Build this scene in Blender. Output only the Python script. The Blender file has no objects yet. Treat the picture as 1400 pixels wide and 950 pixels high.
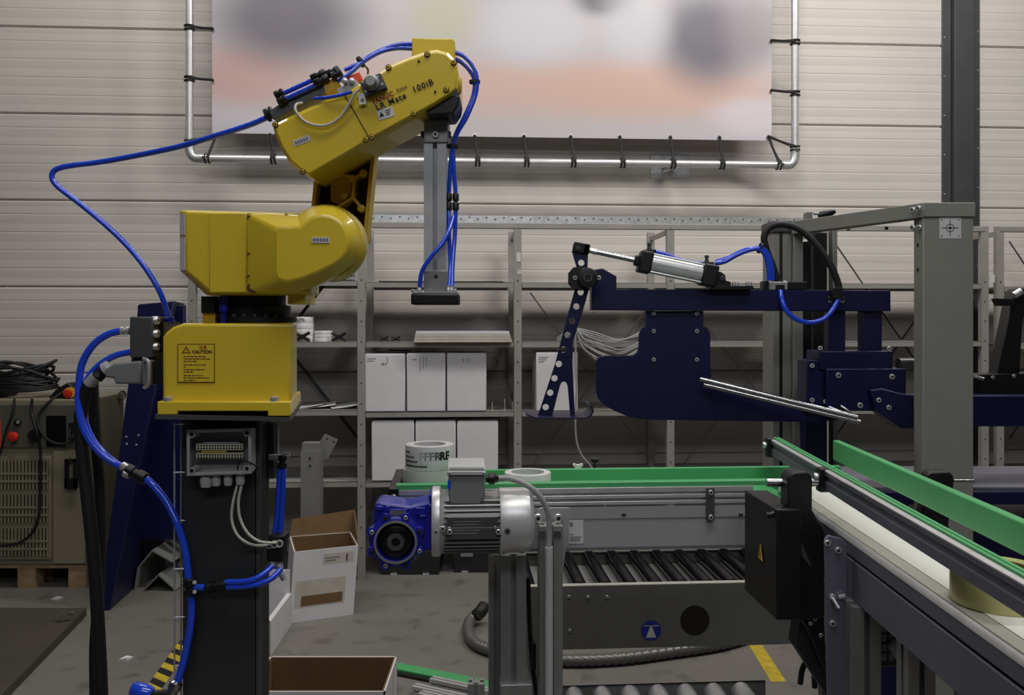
import bpy, bmesh, math, random
from mathutils import Vector, Matrix
random.seed(7)
SC = bpy.context.scene
COL = SC.collection
# ------------------------------------------------------------------ camera, world, lights, exposure
F, CX, HY, CZ = 1200.0, 700.0, 435.0, 1.65      # focal length in pixels, principal column, horizon row, eye height
cam = bpy.data.cameras.new('camera')
cam.sensor_width = 36.0
cam.lens = 36.0 * F / 1400.0
cam.shift_y = -40.0 / 1400.0
cam.clip_start = 0.05
cam_o = bpy.data.objects.new('camera', cam)
cam_o.location = (0, 0, CZ)
cam_o.rotation_euler = (math.radians(90), 0, 0)
COL.objects.link(cam_o)
SC.camera = cam_o
SC.view_settings.view_transform = 'Standard'
SC.view_settings.look = 'None'
SC.view_settings.gamma = 1.0
SC.view_settings.use_curve_mapping = False
SC.view_settings.exposure = 0.0
wd = bpy.data.worlds.new('world'); SC.world = wd
wd.use_nodes = True
wd.node_tree.nodes['Background'].inputs[0].default_value = (0.80, 0.84, 1.0, 1)
wd.node_tree.nodes['Background'].inputs[1].default_value = 0.03
def area(name, loc, target, sx, sy, power, col=(1, 0.965, 0.915)):
    l = bpy.data.lights.new(name, 'AREA'); l.shape = 'RECTANGLE'; l.size = sx; l.size_y = sy
    l.energy = power; l.color = col
    o = bpy.data.objects.new(name, l); o.location = loc
    o.rotation_euler = (Vector(target) - Vector(loc)).to_track_quat('-Z', 'Y').to_euler()
    COL.objects.link(o)
area('ceiling_lamp_row_right', (2.6, 4.0, 5.4), (2.9, 5.4, 1.6), 3.4, 0.35, 150)
area('ceiling_lamp_row_left', (-1.6, 4.0, 5.4), (-1.5, 5.4, 1.6), 3.2, 0.35, 84)
area('ceiling_lamp_row_front', (0.3, 0.9, 4.6), (0.1, 1.6, 0), 3.0, 0.5, 55, (1, 0.97, 0.93))
area('fill_light_behind', (0.2, -1.7, 4.3), (0.0, 1.8, 1.5), 3.6, 0.6, 42, (0.93, 0.95, 1.0))  # unseen area light behind the camera, added as front fill for the robot

# ------------------------------------------------------------------ helpers
K = 0.066                                        # the hall's back wall recedes slightly to the right
PHI = math.atan(K)
U = Vector((math.cos(PHI), math.sin(PHI), 0)); N = Vector((-math.sin(PHI), math.cos(PHI), 0)); Zv = Vector((0, 0, 1))
def P(px, py, D): return Vector(((px - CX) / F * D, D, CZ - (py - HY) / F * D))
def PW(px, py, off):
    a = (px - CX) / F
    return P(px, py, off / (1 - K * a))
def FL(px, py, z=0.0):                           # a point on the floor (or on a level plane z)
    return P(px, py, (CZ - z) * F / (py - HY))
def O(pts, D): return [P(x, y, D) for x, y in pts]
def lin(c): return tuple(((v / 255.0) / 12.92 if v / 255.0 <= 0.04045 else ((v / 255.0 + 0.055) / 1.055) ** 2.4) for v in c)

MATS = {}
def mat(name, rgb, rough=0.5, metal=0.0, var=0.05, scale=6.0, bump=0.0, bscale=60.0, coat=0.0, alpha=1.0, trans=0.0, emit=None, aniso=None):
    m = bpy.data.materials.new(name); m.use_nodes = True
    nt = m.node_tree; b = nt.nodes['Principled BSDF']
    c = lin(rgb)
    b.inputs['Roughness'].default_value = rough; b.inputs['Metallic'].default_value = metal
    b.inputs['Coat Weight'].default_value = coat; b.inputs['Transmission Weight'].default_value = trans
    b.inputs['Alpha'].default_value = alpha
    tc = nt.nodes.new('ShaderNodeTexCoord')
    if var > 0:
        n = nt.nodes.new('ShaderNodeTexNoise'); n.inputs['Scale'].default_value = scale; n.inputs['Detail'].default_value = 5
        nt.links.new(tc.outputs['Object'], n.inputs['Vector'])
        r = nt.nodes.new('ShaderNodeValToRGB')
        r.color_ramp.elements[0].position = 0.3; r.color_ramp.elements[1].position = 0.7
        r.color_ramp.elements[0].color = tuple(max(0, v * (1 - var * 2)) for v in c) + (1,)
        r.color_ramp.elements[1].color = tuple(min(1, v * (1 + var * 2)) for v in c) + (1,)
        nt.links.new(n.outputs['Fac'], r.inputs['Fac']); nt.links.new(r.outputs['Color'], b.inputs['Base Color'])
    else:
        b.inputs['Base Color'].default_value = c + (1,)
    if bump > 0:
        n2 = nt.nodes.new('ShaderNodeTexNoise'); n2.inputs['Scale'].default_value = bscale; n2.inputs['Detail'].default_value = 4
        mp = nt.nodes.new('ShaderNodeMapping')
        if aniso: mp.inputs['Scale'].default_value = aniso
        nt.links.new(tc.outputs['Object'], mp.inputs['Vector']); nt.links.new(mp.outputs['Vector'], n2.inputs['Vector'])
        bp = nt.nodes.new('ShaderNodeBump'); bp.inputs['Strength'].default_value = bump; bp.inputs['Distance'].default_value = 0.01
        nt.links.new(n2.outputs['Fac'], bp.inputs['Height']); nt.links.new(bp.outputs['Normal'], b.inputs['Normal'])
    if emit:
        b.inputs['Emission Color'].default_value = c + (1,); b.inputs['Emission Strength'].default_value = emit
    MATS[name] = m
    return m

WL = {}                                           # world location of every root, for parenting
class MB:
    def __init__(s): s.v = []; s.f = []; s.fm = []; s.mi = 0
    def add(s, vs, fs):
        o = len(s.v); s.v += [Vector(v) for v in vs]
        for f in fs: s.f.append([i + o for i in f]); s.fm.append(s.mi)
        return s
    def loft(s, A, B, caps=True):
        n = len(A); fs = [[i, (i + 1) % n, n + (i + 1) % n, n + i] for i in range(n)]
        if caps: fs += [list(range(n))[::-1], list(range(n, 2 * n))]
        return s.add(list(A) + list(B), fs)
    def loftn(s, rings):
        n = len(rings[0]); vs = [p for r in rings for p in r]; fs = []
        for k in range(len(rings) - 1):
            fs += [[k * n + i, k * n + (i + 1) % n, (k + 1) * n + (i + 1) % n, (k + 1) * n + i] for i in range(n)]
        fs += [list(range(n))[::-1], list(range((len(rings) - 1) * n, len(rings) * n))]
        return s.add(vs, fs)
    def prism(s, A, vec): return s.loft(A, [Vector(p) + Vector(vec) for p in A])
    def par(s, o, a, b, c):                       # parallelepiped from a corner and three edge vectors
        o = Vector(o); a = Vector(a); b = Vector(b); c = Vector(c)
        return s.loft([o, o + a, o + a + b, o + b], [o + c, o + a + c, o + a + b + c, o + b + c])
    def box(s, x0, x1, y0, y1, z0, z1): return s.par((x0, y0, z0), (x1 - x0, 0, 0), (0, y1 - y0, 0), (0, 0, z1 - z0))
    def pbox(s, x0, y0, x1, y1, D, dep):          # pixel rectangle at depth D, going back by dep
        return s.prism(O([(x0, y0), (x1, y0), (x1, y1), (x0, y1)], D), (0, dep, 0))
    def wbox(s, x0, y0, x1, y1, off, dep):        # the same in the hall wall's frame
        a, b = PW(x0, y0, off), PW(x1, y0, off); c = PW((x0 + x1) / 2, y0, off); d = PW((x0 + x1) / 2, y1, off)
        o = Vector((a.x, a.y, d.z)); L = Vector((b.x - a.x, b.y - a.y, 0))
        return s.par(o, L, N * dep, (0, 0, c.z - d.z))
    def lathe(s, c, ax, prof, n=20):              # prof: (radius, height along ax)
        c = Vector(c); ax = Vector(ax).normalized()
        t = Vector((0, 0, 1)) if abs(ax.z) < 0.9 else Vector((1, 0, 0))
        e1 = ax.cross(t).normalized(); e2 = ax.cross(e1)
        rings = [[c + ax * h + (e1 * math.cos(2 * math.pi * i / n) + e2 * math.sin(2 * math.pi * i / n)) * max(r, 1e-5) for i in range(n)] for r, h in prof]
        return s.loftn(rings)
    def ringlathe(s, c, ax, prof, n=32):          # closed profile (a ring), no caps
        c = Vector(c); ax = Vector(ax).normalized()
        t = Vector((0, 0, 1)) if abs(ax.z) < 0.9 else Vector((1, 0, 0))
        e1 = ax.cross(t).normalized(); e2 = ax.cross(e1); m = len(prof)
        vs = [c + ax * h + (e1 * math.cos(2 * math.pi * i / n) + e2 * math.sin(2 * math.pi * i / n)) * r for i in range(n) for r, h in prof]
        fs = [[i * m + j, i * m + (j + 1) % m, ((i + 1) % n) * m + (j + 1) % m, ((i + 1) % n) * m + j] for i in range(n) for j in range(m)]
        return s.add(vs, fs)
    def cyl(s, a, b, r, n=16, r2=None):
        a = Vector(a); b = Vector(b); L = (b - a).length
        return s.lathe(a, b - a, [(r, 0), (r if r2 is None else r2, L)], n)
    def ball(s, c, r, n=12, sq=1.0):
        k = 6
        return s.lathe(Vector(c) - Vector((0, 0, r * sq)), (0, 0, 1), [(r * math.sin(math.pi * i / k), r * sq * (1 - math.cos(math.pi * i / k))) for i in range(k + 1)], n)
    def tube(s, pts, r, n=10, sub=6, rfun=None, raw=False):
        q = [Vector(p) for p in pts] if raw else spline(pts, sub)
        T = []
        for i in range(len(q)):
            d = q[min(i + 1, len(q) - 1)] - q[max(i - 1, 0)]
            T.append(d.normalized() if d.length > 1e-9 else Vector((0, 0, 1)))
        t = Vector((0, 0, 1)) if abs(T[0].z) < 0.9 else Vector((1, 0, 0))
        e = T[0].cross(t).normalized(); rings = []
        for i, p in enumerate(q):
            e = (e - T[i] * e.dot(T[i])).normalized(); g = T[i].cross(e)
            rr = r if rfun is None else r * rfun(i)
            rings.append([p + (e * math.cos(2 * math.pi * k / n) + g * math.sin(2 * math.pi * k / n)) * rr for k in range(n)])
        return s.loftn(rings)
    def build(s, name, m, parent=None, bevel=0.0, seg=2, ang=38, base=None, flat=False):
        me = bpy.data.meshes.new(name)
        if parent is not None: w = WL[parent.name]
        elif base is not None: w = Vector(base)
        else:
            xs = [v.x for v in s.v]; ys = [v.y for v in s.v]; zs = [v.z for v in s.v]
            w = Vector(((min(xs) + max(xs)) / 2, (min(ys) + max(ys)) / 2, min(zs)))
        me.from_pydata([v - w for v in s.v], [], s.f)
        ms = m if isinstance(m, (list, tuple)) else [m]
        for k in ms: me.materials.append(MATS[k])
        for i, p in enumerate(me.polygons): p.material_index = s.fm[i]
        b = bmesh.new(); b.from_mesh(me); bmesh.ops.recalc_face_normals(b, faces=b.faces); b.to_mesh(me); b.free()
        if not flat:
            me.polygons.foreach_set('use_smooth', [True] * len(me.polygons))
            me.set_sharp_from_angle(angle=math.radians(ang))
        o = bpy.data.objects.new(name, me); COL.objects.link(o)
        if parent is not None: o.parent = parent
        else: o.location = w
        WL[o.name] = w
        if bevel > 0:
            md = o.modifiers.new('bevel', 'BEVEL'); md.width = bevel; md.segments = seg; md.limit_method = 'ANGLE'; md.angle_limit = math.radians(35)
            md.harden_normals = False
        return o
def spline(pts, sub=6):
    p = [Vector(x) for x in pts]
    if len(p) < 3: return p
    q = [p[0] * 2 - p[1]] + p + [p[-1] * 2 - p[-2]]; out = []
    for i in range(1, len(q) - 2):
        a, b, c, d = q[i - 1], q[i], q[i + 1], q[i + 2]
        for k in range(sub):
            t = k / sub
            out.append(0.5 * ((2 * b) + (c - a) * t + (2 * a - 5 * b + 4 * c - d) * t * t + (3 * b - a - 3 * c + d) * t ** 3))
    out.append(p[-1]); return out
def tag(o, label, cat, group=None, kind=None):
    o['label'] = label; o['category'] = cat
    if group: o['group'] = group
    if kind: o['kind'] = kind
    return o
def thing(name, label, cat, loc, group=None):
    o = bpy.data.objects.new(name, None); o.empty_display_size = 0.05; COL.objects.link(o); o.location = loc; WL[o.name] = Vector(loc)
    return tag(o, label, cat, group)
def struct(o): o['kind'] = 'structure'; return o
def dup(o, parent, offset):                       # a further copy of a part, sharing its mesh
    c = o.copy(); COL.objects.link(c); c.parent = parent; c.location = Vector(o.location) + Vector(offset); WL[c.name] = WL[o.name]
    return c
DG = bpy.context.evaluated_depsgraph_get
def to_mesh_obj(cu, name, m, mw, parent, base=None):
    t = bpy.data.objects.new('tmp', cu); COL.objects.link(t)
    bpy.context.view_layer.update()
    me = bpy.data.meshes.new_from_object(t.evaluated_get(DG()))
    bpy.data.objects.remove(t)
    w = WL[parent.name] if parent is not None else Vector(base)
    me.transform(Matrix.Translation(-w) @ mw); me.name = name; me.materials.clear(); me.materials.append(MATS[m])
    o = bpy.data.objects.new(name, me); COL.objects.link(o); WL[o.name] = w
    if parent is not None: o.parent = parent
    else: o.location = w
    return o
def frame(origin, ex, ey):
    ex = Vector(ex).normalized(); ez = ex.cross(Vector(ey)).normalized(); ey = ez.cross(ex)
    M = Matrix((ex, ey, ez)).transposed().to_4x4(); M.translation = Vector(origin); return M
def text(body, name, m, origin, size, parent, tilt=0.0, ex=None, ey=None, align='LEFT', bold=0.0, squeeze=1.0):
    cu = bpy.data.curves.new(name, 'FONT'); cu.body = body; cu.size = size; cu.extrude = 0.0002; cu.align_x = align; cu.offset = bold
    cu.resolution_u = 3; cu.space_character = squeeze
    if ex is None: ex = (math.cos(tilt), 0, math.sin(tilt)); ey = (-math.sin(tilt), 0, math.cos(tilt))
    return to_mesh_obj(cu, name, m, frame(origin, ex, ey), parent)
def plate(name, m, outline, holes, thick, origin, ex, ey, parent, base=None):   # a flat plate with round holes cut through
    cu = bpy.data.curves.new(name, 'CURVE'); cu.dimensions = '2D'; cu.fill_mode = 'BOTH'; cu.extrude = thick / 2; cu.resolution_u = 1
    def poly(pts):
        sp = cu.splines.new('POLY'); sp.points.add(len(pts) - 1); sp.use_cyclic_u = True
        for q, (x, y) in zip(sp.points, pts): q.co = (x, y, 0, 1)
    poly(outline)
    for (x, y, r) in holes: poly([(x + r * math.cos(2 * math.pi * k / 16), y + r * math.sin(2 * math.pi * k / 16)) for k in range(16)])
    return to_mesh_obj(cu, name, m, frame(origin, ex, ey), parent, base)
def tslot(a, b, size, side, n=4):                 # slotted aluminium extrusion from a to b
    a = Vector(a); b = Vector(b); z = (b - a).normalized(); x = (Vector(side) - z * z.dot(Vector(side))).normalized(); y = z.cross(x)
    h = size / 2; w = size * 0.10; d = size * 0.26; w2 = size * 0.2; d1 = size * 0.1
    quad = [(h, -h), (h, -w), (h - d1, -w), (h - d1, -w2), (h - d, -w2 * 0.6), (h - d, w2 * 0.6), (h - d1, w2), (h - d1, w), (h, w)]
    pts = []
    for k in range(4):
        c, s = math.cos(k * math.pi / 2), math.sin(k * math.pi / 2)
        pts += [(px * c - py * s, px * s + py * c) for px, py in quad]
    mb = MB(); mb.loft([a + x * p + y * q for p, q in pts], [b + x * p + y * q for p, q in pts]); return mb
_bolt = {}
def bolt(c, ax, r, m, parent, h=None, name='bolt', sock='socket_dark'):
    h = h or r * 0.7; mb = MB(); ax = Vector(ax).normalized()
    mb.lathe(c, ax, [(r, 0), (r, h * 0.8), (r * 0.85, h), (r * 0.45, h)], 10)
    mb.mi = 1; mb.lathe(Vector(c) + ax * h * 0.9, ax, [(r * 0.45, 0), (r * 0.45, h * 0.14)], 6)
    return mb.build(name, [m, sock], parent)
def rect(x0, y0, x1, y1): return [(x0, y0), (x1, y0), (x1, y1), (x0, y1)]

# ------------------------------------------------------------------ materials
mat('wall_paint', (197, 191, 185), 0.55, var=0.03, scale=1.2, bump=0.03, bscale=8, aniso=(0.4, 1, 6))
mat('seam_dark', (52, 48, 44), 0.7)
mat('column_grey', (62, 62, 64), 0.5, var=0.05)
mat('alu', (205, 206, 207), 0.33, 0.5, var=0.04, scale=20)
mat('alu_dull', (150, 150, 148), 0.45, 0.6, var=0.04, scale=20)
mat('galv', (196, 198, 199), 0.36, 0.55, var=0.10, scale=30)
mat('cast_alu', (212, 212, 212), 0.36, 0.45, var=0.03, scale=30)
mat('chrome', (178, 178, 180), 0.2, 1.0, var=0)
mat('shelf_grey', (150, 147, 142), 0.5, 0.15, var=0.04)
mat('rubber', (17, 17, 18), 0.6, var=0.1)
mat('black_plastic', (16, 16, 17), 0.45, var=0.05)
mat('black_paint', (42, 44, 44), 0.55, var=0.08, scale=4)
mat('socket_dark', (20, 16, 10), 0.6, var=0)
mat('yellow', (216, 188, 50), 0.33, var=0.015, scale=3, coat=0.25, bump=0.02, bscale=220)
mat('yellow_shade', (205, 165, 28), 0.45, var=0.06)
mat('brown_cast', (72, 50, 14), 0.6, var=0.15, scale=40)
mat('bolt_brass', (190, 160, 50), 0.4, 0.5, var=0.05)
mat('steel', (205, 205, 206), 0.33, 0.65, var=0.05, scale=40)
mat('hose_blue', (36, 74, 214), 0.2, var=0.03, coat=0.4)
mat('navy', (9, 11, 60), 0.42, var=0.04)
mat('gear_blue', (27, 33, 150), 0.3, var=0.05, coat=0.3)
mat('gantry_grey', (134, 134, 127), 0.5, var=0.03)
mat('plate_grey', (104, 104, 100), 0.5, 0.1, var=0.04)
mat('side_grey', (156, 155, 158), 0.5, 0.1, var=0.03)
mat('machine_grey', (126, 126, 124), 0.5, 0.1, var=0.04)
mat('lavender_grey', (112, 112, 126), 0.42, 0.35, var=0.05)
mat('dark_grey_metal', (74, 75, 74), 0.5, 0.2, var=0.05)
mat('belt_grey', (172, 170, 160), 0.6, var=0.05)
mat('guard_green', (76, 164, 102), 0.42, var=0.04, scale=4)
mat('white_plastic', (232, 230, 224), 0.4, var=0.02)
mat('white_card', (212, 210, 213), 0.7, var=0.03, scale=5)
mat('cardboard', (112, 85, 54), 0.8, var=0.06, scale=14, bump=0.05)
mat('cardboard_pale', (188, 182, 172), 0.8, var=0.05, scale=14)
mat('paper', (225, 225, 225), 0.75, var=0.02)
mat('sticker', (200, 200, 200), 0.5, var=0.03)
mat('ink', (26, 22, 22), 0.6, var=0)
mat('ink_pale', (120, 118, 120), 0.6, var=0)
mat('ink_red', (140, 26, 26), 0.6, var=0)
mat('ink_brown', (72, 28, 12), 0.6, var=0)
mat('cabinet_beige', (132, 125, 104), 0.5, var=0.04, scale=3)
mat('cabinet_dark', (88, 85, 76), 0.5, var=0.04)
mat('red_button', (205, 50, 30), 0.35, var=0)
mat('orange', (220, 80, 40), 0.5, var=0)
mat('yellow_button', (228, 178, 40), 0.4, var=0)
mat('wood', (148, 124, 92), 0.75, var=0.12, scale=18)
mat('mat_brown', (66, 60, 52), 0.7, var=0.08, scale=3)
mat('mat_edge', (52, 45, 38), 0.7, var=0.08)
mat('hose_grey', (104, 104, 102), 0.36, 0.3, var=0.05)
mat('floor_yellow', (190, 166, 48), 0.6, var=0.12, scale=20)
mat('floor_black', (30, 28, 26), 0.6, var=0.1)
mat('grey_plastic', (120, 122, 122), 0.5, var=0.03)
mat('light_plastic', (176, 178, 176), 0.5, var=0.03)
mat('beige_terminal', (205, 200, 172), 0.5, var=0.05)
mat('cable_grey', (150, 150, 150), 0.5, var=0.02)
mat('cable_white', (190, 186, 176), 0.5, var=0.02)
mat('tape_white', (226, 226, 224), 0.3, var=0.02, coat=0.3)
mat('tape_clear', (196, 202, 190), 0.25, var=0.04, coat=0.4)
mat('tape_yellow', (196, 191, 126), 0.3, var=0.03, coat=0.3)
mat('hub_black', (10, 10, 11), 0.3, var=0)
mat('sign_blue', (32, 44, 140), 0.4, var=0.03)
mat('nameplate', (96, 98, 98), 0.35, 0.6, var=0.06, scale=60)
mat('bin_black', (28, 29, 30), 0.5, var=0.08, scale=20)
mat('mirror_black', (14, 14, 16), 0.25, 0.2, var=0.05)
# ------------------------------------------------------------------ setting: floor, wall, column
def floor_material():
    m = mat('concrete', (112, 108, 102), 0.55, var=0)
    nt = m.node_tree; b = nt.nodes['Principled BSDF']; tc = nt.nodes.new('ShaderNodeTexCoord')
    def noise(s, d, x=None):
        n = nt.nodes.new('ShaderNodeTexNoise'); n.inputs['Scale'].default_value = s; n.inputs['Detail'].default_value = d
        nt.links.new(tc.outputs['Object'], n.inputs['Vector']); return n
    def ramp(n, p0, p1, c0, c1):
        r = nt.nodes.new('ShaderNodeValToRGB'); r.color_ramp.elements[0].position = p0; r.color_ramp.elements[1].position = p1
        r.color_ramp.elements[0].color = lin(c0) + (1,); r.color_ramp.elements[1].color = lin(c1) + (1,)
        nt.links.new(n.outputs['Fac'], r.inputs['Fac']); return r
    r1 = ramp(noise(1.3, 8), 0.35, 0.7, (108, 105, 100), (121, 117, 111))
    r2 = ramp(noise(7, 8), 0.56, 0.72, (255, 255, 255), (208, 205, 202))
    mx = nt.nodes.new('ShaderNodeMix'); mx.data_type = 'RGBA'; mx.blend_type = 'MULTIPLY'; mx.inputs[0].default_value = 1
    nt.links.new(r1.outputs[0], mx.inputs[6]); nt.links.new(r2.outputs[0], mx.inputs[7]); nt.links.new(mx.outputs[2], b.inputs['Base Color'])
    bp = nt.nodes.new('ShaderNodeBump'); bp.inputs['Strength'].default_value = 0.15; bp.inputs['Distance'].default_value = 0.004
    nt.links.new(noise(30, 6).outputs['Fac'], bp.inputs['Height']); nt.links.new(bp.outputs['Normal'], b.inputs['Normal'])
floor_material()
mb = MB(); mb.box(-9, 9, -5, 8.5, -0.1, 0); fl = struct(mb.build('floor', 'concrete', base=(0, 2, 0)))

WALL = 6.30
wall_root = bpy.data.objects.new('wall_back', None); COL.objects.link(wall_root); wall_root.location = (0, WALL, 0); WL['wall_back'] = Vector((0, WALL, 0))
wall_root['kind'] = 'structure'
w0 = Vector((0, WALL, 0))
colL = PW(1287, 300, WALL).x / U.x; colR = PW(1339, 300, WALL).x / U.x          # the dark column's edges, measured along the wall
def wall_panel(u0, u1, z0, z1):
    h = z1 - z0; prof = [(0.012, 0.0), (0.0, 0.010)]
    for f in (0.10, 0.21, 0.31, 0.42, 0.52, 0.63, 0.73, 0.84, 0.93):
        c = f * h; d = 0.0017 if round(f * 100) in (21, 42, 63, 84) else 0.0006
        prof += [(0, c - 0.0065), (d, c - 0.002), (d, c + 0.002), (0, c + 0.0065)]
    prof += [(0.0, h - 0.010), (0.012, h), (0.08, h), (0.08, 0)]
    mb = MB(); A = [w0 + U * u0 + N * n + Zv * (z0 + z) for n, z in prof]; mb.loft(A, [p + U * (u1 - u0) for p in A])
    return mb.build('wall_panel', 'wall_paint', wall_root, ang=8)
ZJ = [0.0, 0.068, 0.668, 1.268, 1.868, 2.468, 3.068, 3.668, 4.268, 4.868]
for i in range(len(ZJ) - 1):
    wall_panel(-7.5, colL + 0.02, ZJ[i] + 0.002, ZJ[i + 1] - 0.002)
    wall_panel(colR - 0.02, 7.5, ZJ[i] + 0.002, ZJ[i + 1] - 0.002)
mb = MB(); mb.par(w0 + U * -7.6 + N * 0.081, U * 15.2, N * 0.1, Zv * 4.9); mb.build('wall_core', 'seam_dark', wall_root)

tr = struct(bpy.data.objects.new('trim_1', None)); COL.objects.link(tr); tr.location = w0 + U * (colL + colR) / 2; WL['trim_1'] = Vector(tr.location)
for (a, b, n0) in ((0.0, 0.24, -0.012), (0.24, 0.76, -0.055), (0.76, 1.0, -0.012)):
    mb = MB(); cw = colR - colL; mb.par(w0 + U * (colL + a * cw) + N * n0, U * ((b - a) * cw - 0.003), N * (0.08 - n0), Zv * 4.868)
    mb.build('column_cover', 'column_grey', tr, bevel=0.003)
for i in range(16):
    for s in (0.06, 0.94):
        z = 0.25 + i * 0.29 + (0.05 if s > 0.5 else 0)
        mb = MB(); mb.lathe(w0 + U * (colL + s * cw) - N * 0.012 + Zv * z, -N, [(0.007, 0), (0.005, 0.004)], 6); mb.build('screw', 'steel', tr)

# ------------------------------------------------------------------ banner on its pipe frame
def banner_material():
    m = mat('banner_print', (182, 178, 184), 0.45, var=0)
    nt = m.node_tree; b = nt.nodes['Principled BSDF']; tc = nt.nodes.new('ShaderNodeTexCoord')
    cur = None; s = 0.00507
    for (px, py, rx, ry, c, f) in [(360, 150, 130, 50, (200, 196, 206), 1), (650, 140, 500, 60, (190, 182, 182), 1), (330, 108, 120, 62, (196, 160, 154), 0.9), (860, 118, 330, 62, (204, 168, 152), 0.85),
                              (560, 118, 260, 60, (206, 172, 158), 0.7),
                              (390, 30, 150, 95, (112, 107, 116), 1), (600, 25, 70, 60, (186, 186, 160), 0.8), (960, 45, 100, 100, (108, 104, 114), 1), (1030, 30, 70, 80, (140, 132, 138), 0.8), (815, 0, 60, 30, (110, 106, 114), 1),
                              (720, 40, 110, 70, (204, 202, 208), 0.8), (860, 30, 70, 80, (200, 198, 204), 0.7), (1030, 155, 90, 40, (208, 200, 206), 0.9), (700, -120, 400, 100, (170, 90, 70), 0.8)]:
        mp = nt.nodes.new('ShaderNodeMapping'); a, h = rx * s, ry * s
        mp.inputs['Scale'].default_value = (1 / a, 0, 1 / h); mp.inputs['Location'].default_value = (-(px - 672) * s / a, 0, -(187 - py) * s / h)
        nt.links.new(tc.outputs['Object'], mp.inputs['Vector'])
        g = nt.nodes.new('ShaderNodeTexGradient'); g.gradient_type = 'SPHERICAL'; nt.links.new(mp.outputs['Vector'], g.inputs['Vector'])
        r = nt.nodes.new('ShaderNodeValToRGB'); r.color_ramp.interpolation = 'EASE'; r.color_ramp.elements[1].color = (f, f, f, 1); r.color_ramp.elements[1].position = 0.75
        nt.links.new(g.outputs['Fac'], r.inputs['Fac'])
        mx = nt.nodes.new('ShaderNodeMix'); mx.data_type = 'RGBA'; nt.links.new(r.outputs[0], mx.inputs[0])
        if cur is None: mx.inputs[6].default_value = lin((188, 184, 189)) + (1,)
        else: nt.links.new(cur, mx.inputs[6])
        mx.inputs[7].default_value = lin(c) + (1,); cur = mx.outputs[2]
    nt.links.new(cur, b.inputs['Base Color'])
banner_material()
BO = 6.06
bl, br = PW(290, 187, BO), PW(1055, 190, BO); zb = PW(672, 187, BO).z
mb = MB(); bb = Vector((bl.x, bl.y, zb)); bw = Vector((br.x - bl.x, br.y - bl.y, 0))
nb = 24; A = []; B = []
mb.par(bb, bw, N * 0.0015, Zv * 2.05)
ban = mb.build('banner', 'banner_print', base=bb + bw / 2)
tag(ban, 'large pale printed banner with blurred picture hanging on the wall', 'banner')
gx = [370, 583, 649, 716, 780, 847, 916, 983]
for px in [296] + gx + [1050]:
    mb = MB(); c = PW(px, 183 + (px - 290) * 0.006, BO); mb.ringlathe(c - N * 0.002, N, [(0.007, -0.002), (0.014, -0.002), (0.014, 0.002), (0.007, 0.002)], 14); mb.build('grommet', 'steel', ban)
FO = 6.03; pr = 0.026
fr = thing('pipe_rack', 'round aluminium pipe frame around the printed banner', 'frame', PW(672, 222, FO))
def fp(px, py): return PW(px, py, FO)
def upipe(px, name='upright_pipe'):
    c = fp(px, 205); mb = MB(); mb.cyl(c, c + Zv * 2.35, pr, 16); mb.build(name, 'alu', fr)
    return c
cl = fp(259, 205); cr = fp(1087, 208)
zbp = fp(672, 221).z
upipe(259); upipe(1087)
L0 = Vector((cl.x, cl.y, zbp)); R0 = Vector((cr.x, cr.y, zbp))
mb = MB(); mb.cyl(L0 + U * 0.06, R0 - U * 0.06, pr, 16); mb.build('bottom_pipe', 'alu', fr)
mb = MB(); mb.cyl(L0 + Zv * 2.42, R0 + Zv * 2.42, pr, 16); mb.build('top_pipe', 'alu', fr)
for c, s in ((L0, 1), (R0, -1)):
    q = [c + Zv * 0.14, c + Zv * 0.075, c + Zv * 0.03 + U * s * 0.01, c + U * s * 0.035 + Zv * 0.003, c + U * s * 0.075, c + U * s * 0.14]
    mb = MB(); mb.tube(q, pr + 0.006, 16, 5); e = mb.build('elbow', 'galv', fr)
    for p in (c + Zv * 0.10, c + U * s * 0.10): bolt(p - N * 0.03, -N, 0.011, 'dark_grey_metal', e)
c = PW(916, 228, WALL); mb = MB(); mb.par(c - U * 0.145 - Zv * 0.085 - N * 0.008, U * 0.29, N * 0.008, Zv * 0.17); wb = mb.build('wall_bracket', 'galv', fr, bevel=0.004)
mb = MB(); mb.tube([c - N * 0.008 - Zv * 0.03 - U * 0.05, c - N * 0.1 - Zv * 0.01, fp(916, 224)], 0.022, 12, 4); mb.build('bracket_arm', 'galv', wb)
for sx in (-1, 1):
    for sz in (-1, 1): bolt(c + U * 0.12 * sx + Zv * 0.06 * sz - N * 0.008, -N, 0.008, 'steel', wb)
def tie(a, b, label, along):
    mb = MB(); mb.tube([a - N * 0.01, (a + b) / 2 - N * 0.012, b - N * 0.028], 0.0075, 8, 4); mb.tube([a - N * 0.012 + along * 0.006, (a + b) / 2 - N * 0.015 + along * 0.004, b - N * 0.03 + along * 0.012], 0.006, 8, 4)
    for k in (-1, 1):
        ax = along
        t1 = [b + along * 0.012 * k + (N * math.cos(t) + along.cross(N) * math.sin(t)) * (pr + 0.005) for t in [i * math.pi / 6 for i in range(13)]]
        mb.tube(t1, 0.0065, 8, raw=True)
    mb.ball(a - N * 0.012, 0.011, 10)
    tag(mb.build('elastic_tie', 'rubber'), label, 'tie', 'elastic ties holding the banner')
ordn = ['first', 'second', 'third', 'fourth', 'fifth', 'sixth', 'seventh', 'eighth']
for i, px in enumerate(gx):
    tie(PW(px, 184 + (px - 290) * 0.006, BO), Vector((PW(px + 4, 220, FO).x, PW(px + 4, 220, FO).y, zbp)), 'black elastic tie on the bottom pipe, %s from the left' % ordn[i], U)
def vt(px, py): c = cl if px < 700 else cr; return Vector((c.x, c.y, fp(px, py).z))
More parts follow.
